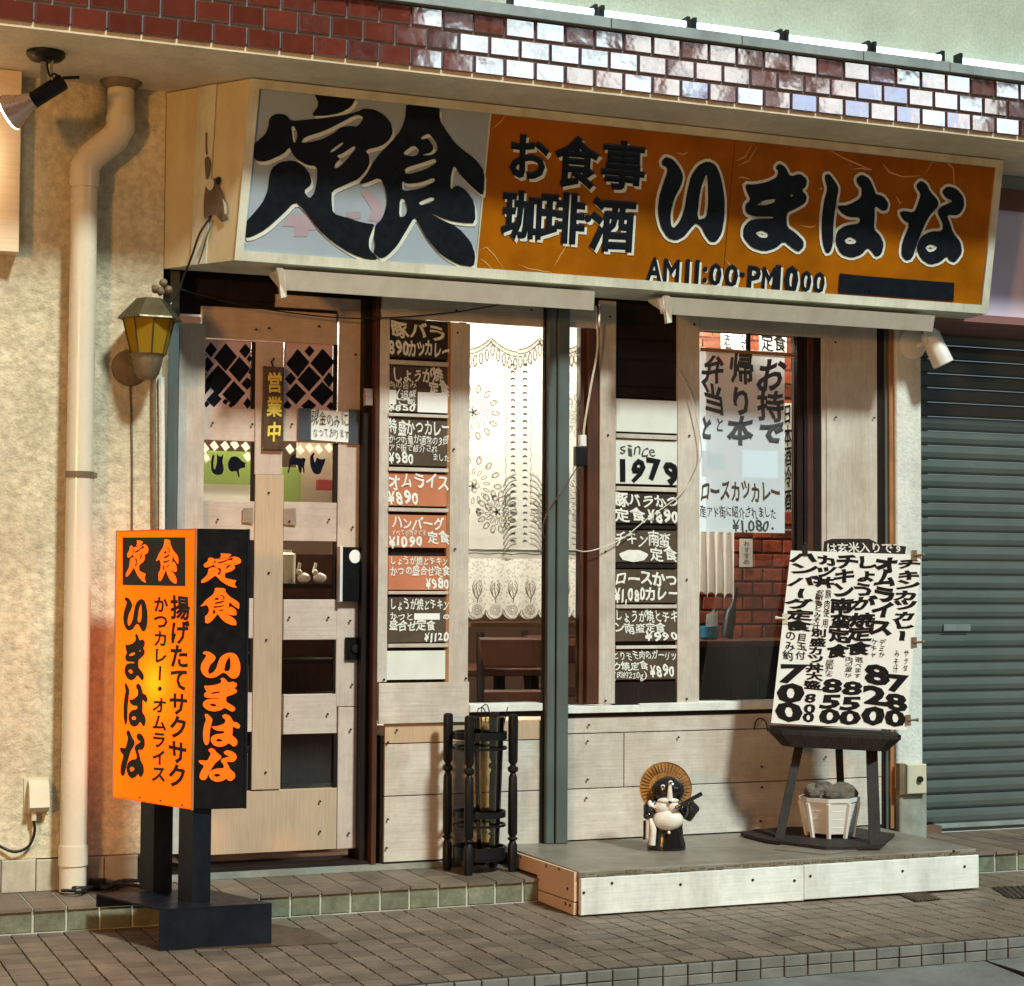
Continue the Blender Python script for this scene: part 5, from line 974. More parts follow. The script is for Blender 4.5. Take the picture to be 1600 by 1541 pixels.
def cable(name, lb, pts, r, m='iron', cat='cable', grp=None, seg=7):
    P_ = [Vector(p) for p in pts]; o_ = []
    for i in range(len(P_) - 1):
        p0, p1, p2, p3 = P_[max(i - 1, 0)], P_[i], P_[i + 1], P_[min(i + 2, len(P_) - 1)]
        for k in range(6):
            t = k / 6; o_.append(.5 * ((2 * p1) + (p2 - p0) * t + (2 * p0 - 5 * p1 + 4 * p2 - p3) * t * t + (3 * p1 - p0 - 3 * p2 + p3) * t ** 3))
    o_.append(P_[-1]); ob = MB().tube(o_, r, seg).build(name, M[m], smooth=True); return tag(ob, lb, cat, grp)
def cpx(lst): return [py_(x, y, Y) for x, y, Y in lst]
cable('conduit', 'rusty conduit down the wall beside the lantern, right one', cpx([(240, 588, -.06), (240, 700, -.06), (241, 838, -.06)]), .010, 'oldbrass', 'conduit')
cable('conduit', 'thin brown wire down the wall beside the lantern, left one', cpx([(203, 600, -.054), (206, 700, -.054), (206, 838, -.054)]), .004, 'torn', 'conduit')
cable('pale_conduit', 'pale painted conduit against the steel door jamb', cpx([(252, 590, -.06), (253, 700, -.06), (253, 845, -.06)]), .012, 'stucco_white', 'conduit')
cable('sign_wire', 'dark wires hanging from the torn side of the sign', cpx([(331, 336, -.22), (312, 365, -.24), (300, 400, -.2), (288, 430, -.15), (278, 458, -.14), (262, 478, -.14)]), .004)
cable('sign_wire', 'thin second wire from the torn sign side towards the lantern', cpx([(336, 338, -.22), (325, 365, -.24), (316, 395, -.2), (310, 412, -.18)]), .003, 'torn')
cable('slack_cable', 'slack thin cable crossing above the door and the left window', cpx([(275, 450, -.1), (340, 468, -.06), (420, 484, .0), (520, 496, .0), (600, 497, -.03), (700, 489, -.03), (770, 478, -.1), (800, 470, -.16)]), .0028)
cable('plug_cord', 'tan cord hanging beside the steel post above the black plug', cpx([(931, 478, -.08), (934, 540, -.05), (924, 600, -.05), (914, 660, -.05), (912, 680, -.05)]), .0045, 'cream_plastic', 'cord')
cable('plug_cord', 'thin cord running from the black plug down across the post', cpx([(903, 728, -.05), (880, 765, -.08), (862, 790, -.08), (851, 812, -.07), (848, 832, -.05), (852, 842, -.03)]), .003, 'barkwood', 'cord')
cable('bare_wire', 'pale wire swagging across the right menu column', cpx([(890, 856, -.05), (912, 862, -.04), (940, 856, -.04), (975, 840, -.03), (1010, 812, -.03), (1060, 775, -.03), (1085, 740, -.03), (1096, 700, -.03), (1080, 620, -.03), (1058, 575, -.03)]), .0024, 'cream_plastic', 'wire')
pp = py_(911, 690, -.05); pg = thing('power_adapter', 'black power adapter with white plug hanging in the window', 'adapter', (pp.x, -.05, py_(907, 728, -.05).z))
MB().box(*rect(906, 916, 680, 698, -.06)[:2], -.065, -.045, *rect(906, 916, 680, 698, -.06)[2:], .003).build('white_plug', M['white_plastic'], pg)
MB().box(*rect(899, 917, 698, 728, -.06)[:2], -.070, -.040, *rect(899, 917, 698, 728, -.06)[2:], .004).build('black_body', M['black_wood'], pg)
# socket box at lower left, switch box on pillar
bx = rect(46, 77, 1221, 1270, -.1); jb = thing('outdoor_socket', 'cream outdoor socket with a black cable low on the stucco wall', 'socket', ((bx[0] + bx[1]) / 2, -.08, bx[2]))
MB().poly([(bx[0], -.052, bx[2]), (bx[0], -.085, bx[2]), (bx[0], -.115, bx[2] + .02), (bx[0], -.095, bx[3] - .02), (bx[0], -.07, bx[3]), (bx[0], -.052, bx[3])], (bx[1] - bx[0], 0, 0)).build('hood', M['cream_plastic'], jb)
MB().box(bx[0] - .014, bx[1] + .004, -.056, -.049, bx[2] - .01, bx[3] + .01).build('back_plate', M['cream_plastic'], jb)
MB().tube([(bx[0] + .02, -.08, bx[2] - .03), (bx[0] + .02, -.08, bx[2] + .004)], .01, 8).build('plug', M['cream_plastic'], jb)
cable('drooping_cable', 'black cord drooping from the outdoor socket to the left', cpx([(52, 1277, -.08), (54, 1300, -.08), (45, 1322, -.08), (25, 1331, -.08), (5, 1325, -.07), (-30, 1305, -.07)]), .0055)
bx = rect(1412, 1440, 1193, 1242, -.06); ob = thing('switch_box', 'beige switch box with a round knob low on the white pillar', 'switch box', ((bx[0] + bx[1]) / 2, -.05, bx[2]))
MB().box(bx[0] - .02, bx[0] + .012, -.06, -.029, bx[2], bx[3], .002).build('rusty_side', M['oldbrass'], ob)
MB().box(bx[0] + .0125, bx[1] + .02, -.072, -.029, bx[2] + .004, bx[3] - .004, .004).build('box_body', M['cream_plastic'], ob)
MB().tube([(bx[1] - .02, -.084, (bx[2] + bx[3]) / 2), (bx[1] - .02, -.07, (bx[2] + bx[3]) / 2)], .014, 14).build('round_knob', M['iron'], ob)
# cream panel at the far left
bx = rect(-40, 31, 112, 395, -.12); fp = MB().box(.2, bx[1], -.14, -.052, py_(20, 395, -.13).z, ZS - .002, .003).build('wall_signboard', mat('pale_lit_wood_panel', (.72, .56, .38), .6, .06, 3, grain='x', gr_amt=.08)); tag(fp, 'pale wooden sign panel cut off by the left edge of the picture', 'panel')
# spotlight on the soffit at left
ys = -.42; c = py_(72, 62, ys); sp = thing('spotlight', 'black spotlight with a lit reflector bulb on the soffit at left', 'spotlight', (c.x, ys, py_(40, 200, ys).z))
MB().lathe([(.020, ZS - .035), (.055, ZS - .028), (.068, ZS - .014), (.068, ZS - .001)], (c.x, ys, 0), 24).build('ceiling_rose', M['black_wood'], sp, smooth=True)
j = py_(76, 140, ys); e1 = py_(98, 128, ys); e2 = py_(50, 158, ys); r1 = py_(44, 160, ys); r2 = py_(14, 176, ys + .035)
MB().box(c.x - .018, c.x + .006, ys - .004, ys, j.z, ZS - .03).build('stirrup', M['ledge'], sp); MB().box(c.x - .018 + .036, c.x - .012 + .036, ys - .02, ys + .02, j.z, ZS - .03).build('stirrup', M['ledge'], sp)
MB().tube([e1, e2], .030, 16).build('lamp_housing', M['black_wood'], sp, smooth=True); MB().tube([e1 + Vector((.0, 0, .014)), py_(124, 121, ys)], .006, 8).build('adjusting_lever', M['black_wood'], sp)
d_ = (r2 - r1).normalized(); MB().tube([r1 - d_ * .02, r1 + d_ * .02, r1 + d_ * .05, r2 - d_ * .0], [.026, .040, .056, .066], 24).build('reflector', M['silver'], sp, smooth=True)
MB().tube([r2 + d_ * .001, r2 + d_ * .008, r2 + d_ * .012], [.067, .060, .03], 24).build('bulb_face', M['litlamp'], sp, smooth=True)
cable('spotlight_lead', 'black lead looping from the stirrup into the spotlight', [Vector((c.x, ys - .02, ZS - .04)), Vector((c.x + .01, ys - .03, ZS - .09)), Vector((c.x + .03, ys - .02, e1.z + .02)), e1], .004)
l = bpy.data.lights.new('spotlight_light', 'SPOT'); l.energy = 13; l.color = (1, .72, .40); l.spot_size = math.radians(150); l.spot_blend = .9; l.shadow_soft_size = .06
o = bpy.data.objects.new('spotlight_light', l); COL.objects.link(o); o.location = r2 + d_ * .03; o.rotation_euler = (-d_).to_track_quat('Z', 'Y').to_euler()
# white spotlight on the pillar, right
c = py_(1436, 537, -.06); t = thing('white_spotlight', 'white cylinder spotlight on a round plate on the right pillar', 'spotlight', (c.x, -.06, py_(1470, 573, -.1).z))
MB().lathe([(.072, 0), (.070, .012), (.05, .022)], (c.x - .02, -.032, c.z), 28, M4=Matrix.Rotation(math.pi / 2, 4, 'X')).build('wall_plate', M['white_plastic'], t, smooth=True)
p0, p1 = py_(1450, 517, -.14), py_(1474, 569, -.16)
MB().tube([p0 + (p1 - p0) * -.0, p0 + (p1 - p0) * .12, p1, p1 + (p1 - p0).normalized() * .004], [.030, .044, .048, .040], 24).build('lamp_cylinder', M['white_plastic'], t, smooth=True)
MB().tube([(c.x + .0, -.05, c.z - .01), (c.x + .02, -.10, c.z + .01), tuple(p0 + Vector((0, .02, 0)))], .012, 10).build('swivel_arm', M['white_plastic'], t, smooth=True)
MB().tube([py_(1447, 516, -.16), py_(1447, 536, -.17)], .009, 8).build('knob', M['white_plastic'], t, smooth=True)

# ---------------------------------------------------------------- wooden platform before the right window
pf = thing('wooden_platform', 'low timber platform with worn grey top and white front boards', 'platform', (3.8, -.4, 0))
ZPt = .165; PX0, PX1, PY = 2.905, 4.69, -.765
MB().box(PX0 + .012, PX1, PY + .002, -.002, .142, ZPt, .004).build('deck', M['deck'], pf)
MB().box(PX0 + .02, PX1 - .02, PY + .03, -.01, .02, .14).build('carcass', M['dark_wood'], pf)
eg = MB()
for i in range(46):      # splintered plywood edge
    x = PX0 + .012 + i * (PX1 - PX0 - .012) / 46; eg.box(x, x + (PX1 - PX0) / 46 * rn.uniform(.6, 1), PY - .001 - rn.uniform(0, .002), PY + .002, .143 + rn.uniform(0, .012), .150 + rn.uniform(0, .012))
eg.build('splintered_edge', M['oldbrass'], pf, kind='stuff')
xj = py_(1254, 1370, PY).x
MB().box(PX0 + .016, xj - .001, PY - .012, PY + .012, .006, .141, .002).build('front_board', M['white_wood'], pf)
MB().box(xj + .001, PX1 + .002, PY - .012, PY + .012, .009, .142, .002).build('front_board', M['white_wood'], pf)
xs_ = PX0
def sidepoly(pts, nm): MB().poly([(xs_, *(lambda h: (h.y, h.z))(on_plane(x, y, (PX0, 0, 0), (1, 0, 0)))) for x, y in pts], (.014, 0, 0)).build(nm, M['side_wood'], pf)
sidepoly([(801, 1331), (897, 1363), (897, 1409), (839.5, 1389), (839.5, 1367), (801, 1354)], 'side_board')
sidepoly([(839.5, 1391), (896.5, 1411), (896, 1430), (839.5, 1407)], 'side_board')
sp_ = [(on_plane(x, y, (PX0, 0, 0), (1, 0, 0)).y, on_plane(x, y, (PX0, 0, 0), (1, 0, 0)).z) for x, y in ((814, 1339), (854, 1353), (874, 1358), (887, 1389), (884, 1412), (891, 1415))]
b = MB()
for y, z in sp_: b.tube([(PX0 - .003, y, z), (PX0 + .001, y, z)], .006, 7)
for x, y in ((912, 1395), (956, 1380), (1063, 1382), (1176, 1375), (1241, 1376), (1266, 1369), (1410, 1361), (1507, 1354), (1490, 1330)):
    p = py_(x, y, PY - .012); b.tube([(p.x, PY - .015, p.z), (p.x, PY - .011, p.z)], .0055, 7)
b.build('screw_heads', M['screw'], pf, kind='stuff')

# ---------------------------------------------------------------- umbrella stand
uc = Vector((2.758, -.155, .09)); us = thing('umbrella_stand', 'black turned wood umbrella stand with three round tiers', 'umbrella stand', uc)
zt2 = py_(745, 1115, -.15).z; H = zt2 - .09; RR = .128
legs = [(-.128, .02), (-.040, -.118), (.055, .115), (.132, -.02)]
lp = [(.016, 0), (.019, .04), (.019, .17), (.012, .195), (.022, .21), (.012, .225), (.019, .24), (.019, .48), (.017, .60), (.010, .625), (.021, .64), (.021, .66), (.010, .675), (.019, .70), (.020, .95), (.019, .99), (.012, 1.0)]
for r_, d_2 in legs:
    p = uc + R0 * r_ + F0 * d_2; MB().lathe([(a, q * H) for a, q in lp], p, 14).build('leg', M['black_wood'], us, smooth=True)
def ring(z0, z1, R, nm):
    b = MB(); seg = 32
    for k in range(seg):
        t0, t1 = 2 * math.pi * k / seg, 2 * math.pi * (k + 1) / seg
        for r_ in ((R, R, 0), (R - .006, R - .006, 1)): pass
        P_ = lambda t, r_, z: (uc.x + r_ * math.cos(t), uc.y + r_ * math.sin(t), z)
        b.poly([P_(t0, R, z0), P_(t1, R, z0), P_(t1, R, z1), P_(t0, R, z1)]); b.poly([P_(t0, R - .008, z1), P_(t1, R - .008, z1), P_(t1, R - .008, z0), P_(t0, R - .008, z0)])
        b.poly([P_(t0, R, z1), P_(t1, R, z1), P_(t1, R - .008, z1), P_(t0, R - .008, z1)]); b.poly([P_(t0, R - .008, z0), P_(t1, R - .008, z0), P_(t1, R, z0), P_(t0, R, z0)])
    return b.build(nm, M['black_wood'], us, smooth=True)
Zp = lambda y: py_(745, y, -.155).z
ring(Zp(1150) - .012, Zp(1150) + .018, .108, 'upper_ring'); ring(Zp(1168) - .006, Zp(1168) + .004, .108, 'upper_ring')
ring(Zp(1272) - .010, Zp(1272) + .014, .105, 'middle_ring'); ring(Zp(1288) - .006, Zp(1288) + .004, .105, 'middle_ring')
ring(Zp(1330) - .022, Zp(1330) + .022, .105, 'lower_ring')
MB().lathe([(.104, Zp(1342)), (.104, Zp(1342) + .006)], (uc.x, uc.y, 0), 28).build('bottom_disc', M['black_wood'], us)
vc = uc + R0 * .035 + F0 * -.01; vz = Zp(1338)
vs2 = thing('glass_vase', 'tall tapered clear glass vase inside the umbrella stand', 'vase', (vc.x, vc.y, vz))
MB().lathe([(.040, vz), (.044, vz + .02), (.062, Zp(1128)), (.064, Zp(1120)), (.061, Zp(1120)), (.059, Zp(1128)), (.041, vz + .03), (.0, vz + .025)], (vc.x, vc.y, 0), 24).build('glass_wall', M['vaseglass'], vs2, smooth=True)
for k, (dx, hh) in enumerate(((-.045, .05), (-.030, .065), (.075, .045))):
    p = vc + R0 * dx; p.z = 0; zt3 = Zp(1122)
    if k < 2: pts = [p + Vector((0, 0, zt3 - .2)), p + Vector((0, 0, zt3 + hh * .3)), p + R0 * .008 + Vector((0, 0, zt3 + hh * .75)), p + R0 * .022 + Vector((0, 0, zt3 + hh * .8)), p + R0 * .032 + Vector((0, 0, zt3 + hh * .3)), p + R0 * .03 + Vector((0, 0, zt3 - .02))]
    else: pts = [p + R0 * -.02 + Vector((0, 0, zt3 - .05)), p + Vector((0, 0, zt3 + hh))]
    pts = [Vector(q) for q in pts]; pts = [Vector((q.x, q.y, q.z)) for q in pts]
    cable('wire_hanger', ['bent wire loop at the top left of the glass vase', 'taller bent wire loop behind the first at the glass vase', 'straight wire leaning out at the right of the glass vase'][k], pts, .0022, 'iron', 'wire')
# hook on the planks
cable('wall_hook', 'bent black wire hook on the planks near the stool', cpx([(1178, 1140, -.01), (1182, 1126, -.03), (1190, 1123, -.03), (1197, 1130, -.03), (1200, 1143, -.02)]) , .003, 'iron', 'hook')

# ---------------------------------------------------------------- tanuki figure on the platform
tp = pz_(1040, 1327, ZPt); tk = thing('tanuki_statue', 'glazed ceramic raccoon dog with straw hat and white belly', 'statue', tp)
TR = Matrix.Rotation(-PHI, 4, 'Z')
def tput(b, nm, m, **k):
    b.v = [tuple(TR @ Vector(v) + tp) for v in b.v]; return b.build(nm, M[m], tk, smooth=True, **k)
U = 1 / 3954
tq = lambda x, y, d=0: ((x - 520) * U, d, (1432 - y) * U)
tput(MB().lathe([(.070, 0), (.079, .004), (.078, .02), (.070, .05), (.066, .09), (.068, .13), (.062, .17), (.045, .20), (.02, .21)], (.003, .0, 0), 24, sy=.8), 'body', 'ceramic_black')
tput(MB().blob(tq(545, 945, -.042), (.064, .036, .043), 1, .03, 22, 14), 'belly', 'ceramic_white')
tput(MB().blob(tq(455, 745, -.045), (.034, .022, .030), 2, .04, 16, 10).blob(tq(610, 735, -.045), (.028, .022, .030), 3, .04, 16, 10), 'chest', 'ceramic_white')
hd = tput(MB().blob(tq(550, 500, -.018), (.066, .046, .058), 4, .03, 22, 14), 'head', 'ceramic_black')
bq = MB().blob(tq(540, 640, -.052), (.044, .018, .014), 5, .03, 16, 8); bq.lathe([(.014, 0), (.011, .03), (.007, .06), (.004, .07)], tq(565, 640, -.060), 12, sy=.8)
o = tput(bq, 'muzzle', 'ceramic_white'); o.parent = hd; o.location -= hd.location * 0
for X, Y_ in ((455, 415), (575, 350)):
    c_ = tq(X, Y_, -.062); o = tput(MB().blob(c_, (.009, .006, .009), 6, .05, 12, 8), 'eye_patch', 'ceramic_white'); o.parent = hd
    c_ = tq(X + 3, Y_ - 2, -.069); o = tput(MB().blob(c_, (.005, .004, .005), 7, .0, 10, 6), 'pupil', 'ceramic_black'); o.parent = hd
o = tput(MB().blob(tq(565, 655, -.072), (.008, .006, .006), 8, 0, 10, 6), 'nose', 'ceramic_black'); o.parent = hd
HM = Matrix.Translation(tq(520, 470, .004)) @ Matrix.Rotation(math.radians(78), 4, 'X')
hb = MB(); prof = [(.104, 0), (.106, -.004), (.100, .006)] + [(.098 - .007 * i, .010 + .0055 * i + (.0018 if i % 2 else 0)) for i in range(12)]
hb.lathe(prof, (0, 0, 0), 32, M4=HM @ Matrix.Rotation(math.pi, 4, 'X')); tput(hb, 'straw_hat', 'straw', fix=True)
rb = MB()
for k in range(40):
    t = 2 * math.pi * k / 40; p0 = HM @ Vector((.066 * math.cos(t), .066 * math.sin(t), .004)); p1 = HM @ Vector((.1 * math.cos(t), .1 * math.sin(t), .001)); rb.tube([p0, p1], .0016, 5)
tput(rb, 'hat_weave', 'barkwood')
tput(MB().tube([tq(760, 800, -.01), tq(880, 860, -.03), tq(930, 760, -.05), tq(880, 680, -.07)], [.026, .030, .028, .018], 12).blob(tq(880, 680, -.07), (.02, .018, .018), 9, .1), 'raised_arm', 'ceramic_black')
tput(MB().tube([tq(650, 745, -.075), tq(860, 620, -.085), tq(1065, 512, -.08)], [.007, .008, .009], 10), 'pipe_stem', 'ceramic_black')
tput(MB().tube([tq(330, 690, -.01), tq(250, 780, -.03), tq(230, 870, -.045)], [.026, .028, .020], 12).blob(tq(225, 880, -.045), (.02, .018, .016), 10, .1), 'lowered_arm', 'ceramic_black')
tput(MB().blob(tq(255, 700, -.045), (.010, .010, .016), 14, .1).blob(tq(320, 735, -.055), (.012, .008, .007), 15, .2), 'collar_knots', 'ceramic_white')
tput(MB().box(tq(190, 0)[0], tq(260, 0)[0], -.055, -.035, tq(0, 1240)[2], tq(0, 950)[2], .004).box(tq(150, 0)[0], tq(188, 0)[0], -.05, -.03, tq(0, 1260)[2], tq(0, 960)[2], .004), 'account_book', 'ceramic_black')
tput(MB().tube([tq(225, 950, -.058), tq(222, 1230, -.058)], .010, 8).tube([tq(255, 920, -.062), tq(300, 1080, -.068), tq(285, 1330, -.066)], [.008, .014, .014], 10), 'sake_flask', 'ceramic_white')
tput(MB().blob(tq(550, 1135, -.066), (.007, .005, .007), 11, .1, 10, 6), 'navel_bead', 'ceramic_white')

# ---------------------------------------------------------------- mats, stool, planter, menu panel
def mat_poly(pts, z0, z1, m, nm, lb):
    w_ = [pz_(x, y, z0) for x, y in pts]; return tag(MB().poly([(p.x, p.y, z1) for p in w_], (0, 0, z0 - z1)).build(nm, M[m]), lb, 'mat')
mat_poly([(1210, 1334 - 6), (1290, 1336), (1345, 1328), (1400, 1316), (1370, 1300), (1240, 1305)], ZPt + .001, ZPt + .004, 'deck', 'thin_mat', 'thin pale sheet beneath the dark board under the stool')
mat_poly([(1157, 1306), (1200, 1317), (1290, 1328), (1375, 1327), (1398, 1307), (1340, 1298), (1240, 1296), (1180, 1300)], ZPt + .005, ZPt + .017, 'stool_wood', 'dark_board', 'dark weathered board under the stool and white planter')
ZM = ZPt + .017
ctr = Vector((4.29, -.36, 0)); PSI = math.radians(28)
UB = Vector((math.cos(PSI), -math.sin(PSI), 0)); NB = Vector((-math.sin(PSI), -math.cos(PSI), 0))
def on_b(x, y, d=0.0): return on_plane(x, y, ctr + NB * d, NB)
zs0, zs1 = on_b(1308, 1170, .02).z, on_b(1308, 1146, .02).z
sl = on_b(1203, 1140, .02); sr = on_b(1408, 1150, .02)
st = thing('wooden_stool', 'dark weathered wooden stool carrying the handwritten menu panel', 'stool', (ctr.x, ctr.y, ZM))
hw = (sr - sl).dot(UB) / 2; mc = sl + UB * hw; mc.z = zs1; RL = Matrix.Rotation(math.radians(2.0), 3, NB * -1)
def seatpt(u, d, z): v = UB * u - NB * d + Vector((0, 0, z)); return tuple(Vector((mc.x, mc.y, zs1)) + (RL @ v))
th_ = zs1 - zs0; b = MB()
outl = [(-hw, -.10), (-hw * .82, -.14), (hw * .82, -.14), (hw, -.10), (hw, .10), (hw * .8, .14), (-hw * .8, .14), (-hw, .10)]
b.v = [seatpt(u, d + .10, .004) for u, d in outl] + [seatpt(u * (.80 if abs(u) < hw * .95 else .80), d * .9 + .10, -th_) for u, d in outl] + [seatpt(u, d + .10, -.012) for u, d in outl]
b.f = [tuple(range(8)), tuple(range(15, 7, -1))] + [(i, (i + 1) % 8, 16 + (i + 1) % 8, 16 + i) for i in range(8)] + [(16 + i, 16 + (i + 1) % 8, 8 + (i + 1) % 8, 8 + i) for i in range(8)]
b.build('seat', M['stool_wood'], st)
for (tx, ty, fx, fy, dt, wd) in ((1248, 1168, 1218, 1309, 0, .036), (1362, 1172, 1367, 1319, 0, .046), (1311, 1170, 1316, 1292, -.16, .030)):
    f = pz_(fx, fy, ZM); t = on_b(tx, ty, -.06 + (dt * .6)); b = MB(); w1_ = UB * wd * .5; d1_ = NB * .017
    b.v = [tuple(p) for p in (f - w1_ + d1_, f + w1_ + d1_, f + w1_ - d1_, f - w1_ - d1_, t - w1_ + d1_, t + w1_ + d1_, t + w1_ - d1_, t - w1_ - d1_)]
    b.f = [(0, 1, 2, 3)[::-1], (4, 5, 6, 7), (0, 1, 5, 4), (1, 2, 6, 5), (2, 3, 7, 6), (3, 0, 4, 7)]; b.build('leg', M['stool_wood'], st)
pc = pz_(1296, 1306, ZM); pl2 = thing('white_planter', 'white octagonal plastic planter full of stones under the stool', 'planter', pc)
hz = .165; OM = Matrix.Rotation(.2, 4, 'Z')
b = MB(); b.lathe([(.098, .018), (.121, hz - .018), (.126, hz - .016), (.128, hz), (.116, hz), (.112, hz - .03)], pc, 8, M4=OM); b.build('tub', M['white_plastic'], pl2)
for k in range(8):
    t = 2 * math.pi * k / 8 + .2; q0 = pc + Vector((.094 * math.cos(t), .094 * math.sin(t), 0)); q1 = pc + Vector((.121 * math.cos(t), .121 * math.sin(t), hz - .02)); MB().tube([q0, q1], .0105, 6).build('corner_foot', M['white_plastic'], pl2)
    t2 = t + math.pi / 8
    for j in range(3):
        zz_q = .045 + j * .034
        rr_ = (.098 + .023 * (zz_q - .018) / (hz - .036)) * math.cos(math.pi / 8); zz2 = .045 + j * .034; e_ = Vector((-math.sin(t2), math.cos(t2), 0)) * .028; c_ = pc + Vector((rr_ * math.cos(t2), rr_ * math.sin(t2), zz2)); MB().tube([c_ - e_, c_ + e_], .0013, 5).build('moulded_line', M['white_plastic'], pl2)
for k, (dx, dd, r_, lb) in enumerate(((-.062, -.02, (.048, .05, .036), 'left dark jagged stone in the white planter'), (-.012, .0, (.042, .05, .046), 'grey upright stone in the middle of the planter'), (.055, .01, (.066, .055, .045), 'large brown rounded stone at the right of the planter'), (.0, -.07, (.03, .03, .02), 'small pale stone at the front of the planter'))):
    c_ = pc + R0 * dx + F0 * dd; c_.z = pc.z + hz + .012; tag(MB().blob(c_, r_, 20 + k, .28 if k == 0 else .14, 18, 12).build('stone', M['stone'], smooth=True), lb, 'stone', 'stones in the white planter')
# handwritten menu panel leaning on the stool
VB = (Vector((0, 0, 1)) - NB * .10).normalized(); FB = Frame(on_b(1205, 1132, .05), UB, VB, NB - Vector((0, 0, -.10)))
FB.N = FB.U.cross(FB.V); FB.N = FB.N if FB.N.y < 0 else -FB.N
zm = lambda x, y: FB.hit(1180 + x / 4.814, 840 + y / 4.814)
q = [zm(268, 98), zm(1248, 130), zm(1140, 1450), zm(120, 1395)]
mp = thing('menu_signboard', 'large white panel crowded with black brush writing standing on the stool', 'menu panel', (ctr.x, ctr.y, on_b(1310, 1138, .05).z))
MB().poly([FB.at(u, v, 0) for u, v in q], FB.N * -.006).build('panel', M['paper'], mp)
def bil(s, t):
    a = (q[0][0] * (1 - s) + q[1][0] * s, q[0][1] * (1 - s) + q[1][1] * s); c_ = (q[3][0] * (1 - s) + q[2][0] * s, q[3][1] * (1 - s) + q[2][1] * s)
    return a[0] * (1 - t) + c_[0] * t, a[1] * (1 - t) + c_[1] * t
def bl_(tx, s0, s1, t0, t1, off=.06, vert=True, jit=.075, nm='lettering'):
    if off > .04: s0 -= .012; s1 += .012; off *= .82
    it = lay(tx, s0, s1, 1 - t1, 1 - t0, off, vert, jit); it = [([(*bil(p[0], 1 - p[1]), p[2] * .3) for p in ps], f) for ps, f in it]; letter(mp, FB, it, M['ink'], .0015, nm)
bl_('ハンバーグ定食', .01, .21, .01, .47, .055); bl_('のみ約', .03, .11, .47, .64, .02); bl_('目玉付', .12, .20, .48, .63, .02); bl_('700', .02, .22, .655, .985, .055, jit=.05)
bl_('カツ丼', .215, .355, .015, .21, .07); bl_('お新香とみそ汁付', .225, .285, .22, .48, .02); bl_('豚肉使用', .295, .345, .22, .44, .01); bl_('別盛カツ丼大盛', .225, .325, .45, .80, .05); bl_('800', .225, .32, .82, .985, .035, jit=.05)
bl_('チキン南蛮定食', .355, .505, .01, .61, .055); bl_('自家製たる', .35, .42, .62, .72, .005); bl_('850', .35, .50, .725, .985, .05, jit=.05)
bl_('しょうが焼定食', .505, .67, .01, .59, .055); bl_('肉の量が', .50, .56, .60, .72, .005); bl_('選べます', .57, .63, .60, .72, .005); bl_('850', .50, .65, .735, .985, .05, jit=.05)
bl_('オムライス', .67, .82, .015, .47, .075); bl_('ケチャ', .68, .73, .49, .60, .01); bl_('デミか', .74, .79, .49, .60, .01); bl_('820', .655, .835, .64, .98, .055, jit=.05)
bl_('チキンカツカレー', .83, .985, .03, .50, .07); bl_('みそ汁', .86, .90, .55, .68, .01); bl_('サラダ', .93, .97, .55, .67, .01); bl_('780', .83, .985, .69, .985, .055, jit=.05)
for x, y, lb in ((1196, 135, 'brass clip at the top right corner of the menu panel'), (1195, 790, 'brass clip on the right edge of the menu panel, middle'), (1150, 1375, 'brass clip low on the right edge of the menu panel'), (225, 610, 'silver clip on the left edge of the menu panel'), (375, 100, 'dark clip on the top edge of the menu panel, left')):
    u, v = zm(x, y); sgn = -1 if x < 300 else 1; t = thing('bulldog_clip', lb, 'clip', FB.at(u, v), 'clips on the menu panel'); mm = 'cream_plastic' if x < 300 else ('oldbrass' if x > 400 else 'iron')
    MB().poly([FB.at(u - .011, v - .022, .004), FB.at(u + .011, v - .022, .004), FB.at(u + .011, v + .022, .004), FB.at(u - .011, v + .022, .004)], FB.N * -.016).build('jaw', M[mm], t)
    if x == 375: MB().tube([FB.at(u - .01, v + .022, 0), FB.at(u, v + .035, 0), FB.at(u + .01, v + .022, 0)], .002, 6).build('lever', M[mm], t)
    else: MB().tube([FB.at(u, v, .004), FB.at(u + sgn * .035, v + .002, .006)], .005, 8).blob(FB.at(u + sgn * .037, v + .002, .006), (.008, .008, .008), 1, 0, 10, 6).build('lever', M[mm], t, smooth=True)
# dark tag board behind the panel
FT = Frame(on_b(1290, 860, -.035), UB, (0, 0, 1), NB); FT.N = NB
tg_pts = [FT.hit(x, y) for x, y in ((1285, 870), (1288, 846), (1300, 842), (1358, 842), (1372, 849), (1416, 854), (1414, 868), (1360, 874))]
tg = thing('brown_rice_tag', 'dark plaque with white writing about brown rice behind the menu panel', 'plaque', FT.at(*tg_pts[0]))
MB().poly([FT.at(u, v) for u, v in tg_pts], NB * -.008).build('plaque', M['stool_wood'], tg)
a0, a1 = FT.hit(1290, 866), FT.hit(1412, 849); letter(tg, FT, lay('は玄米入りです', a0[0], a1[0], a0[1] + .004, a0[1] + .048, .02), M['chalk'], .002)

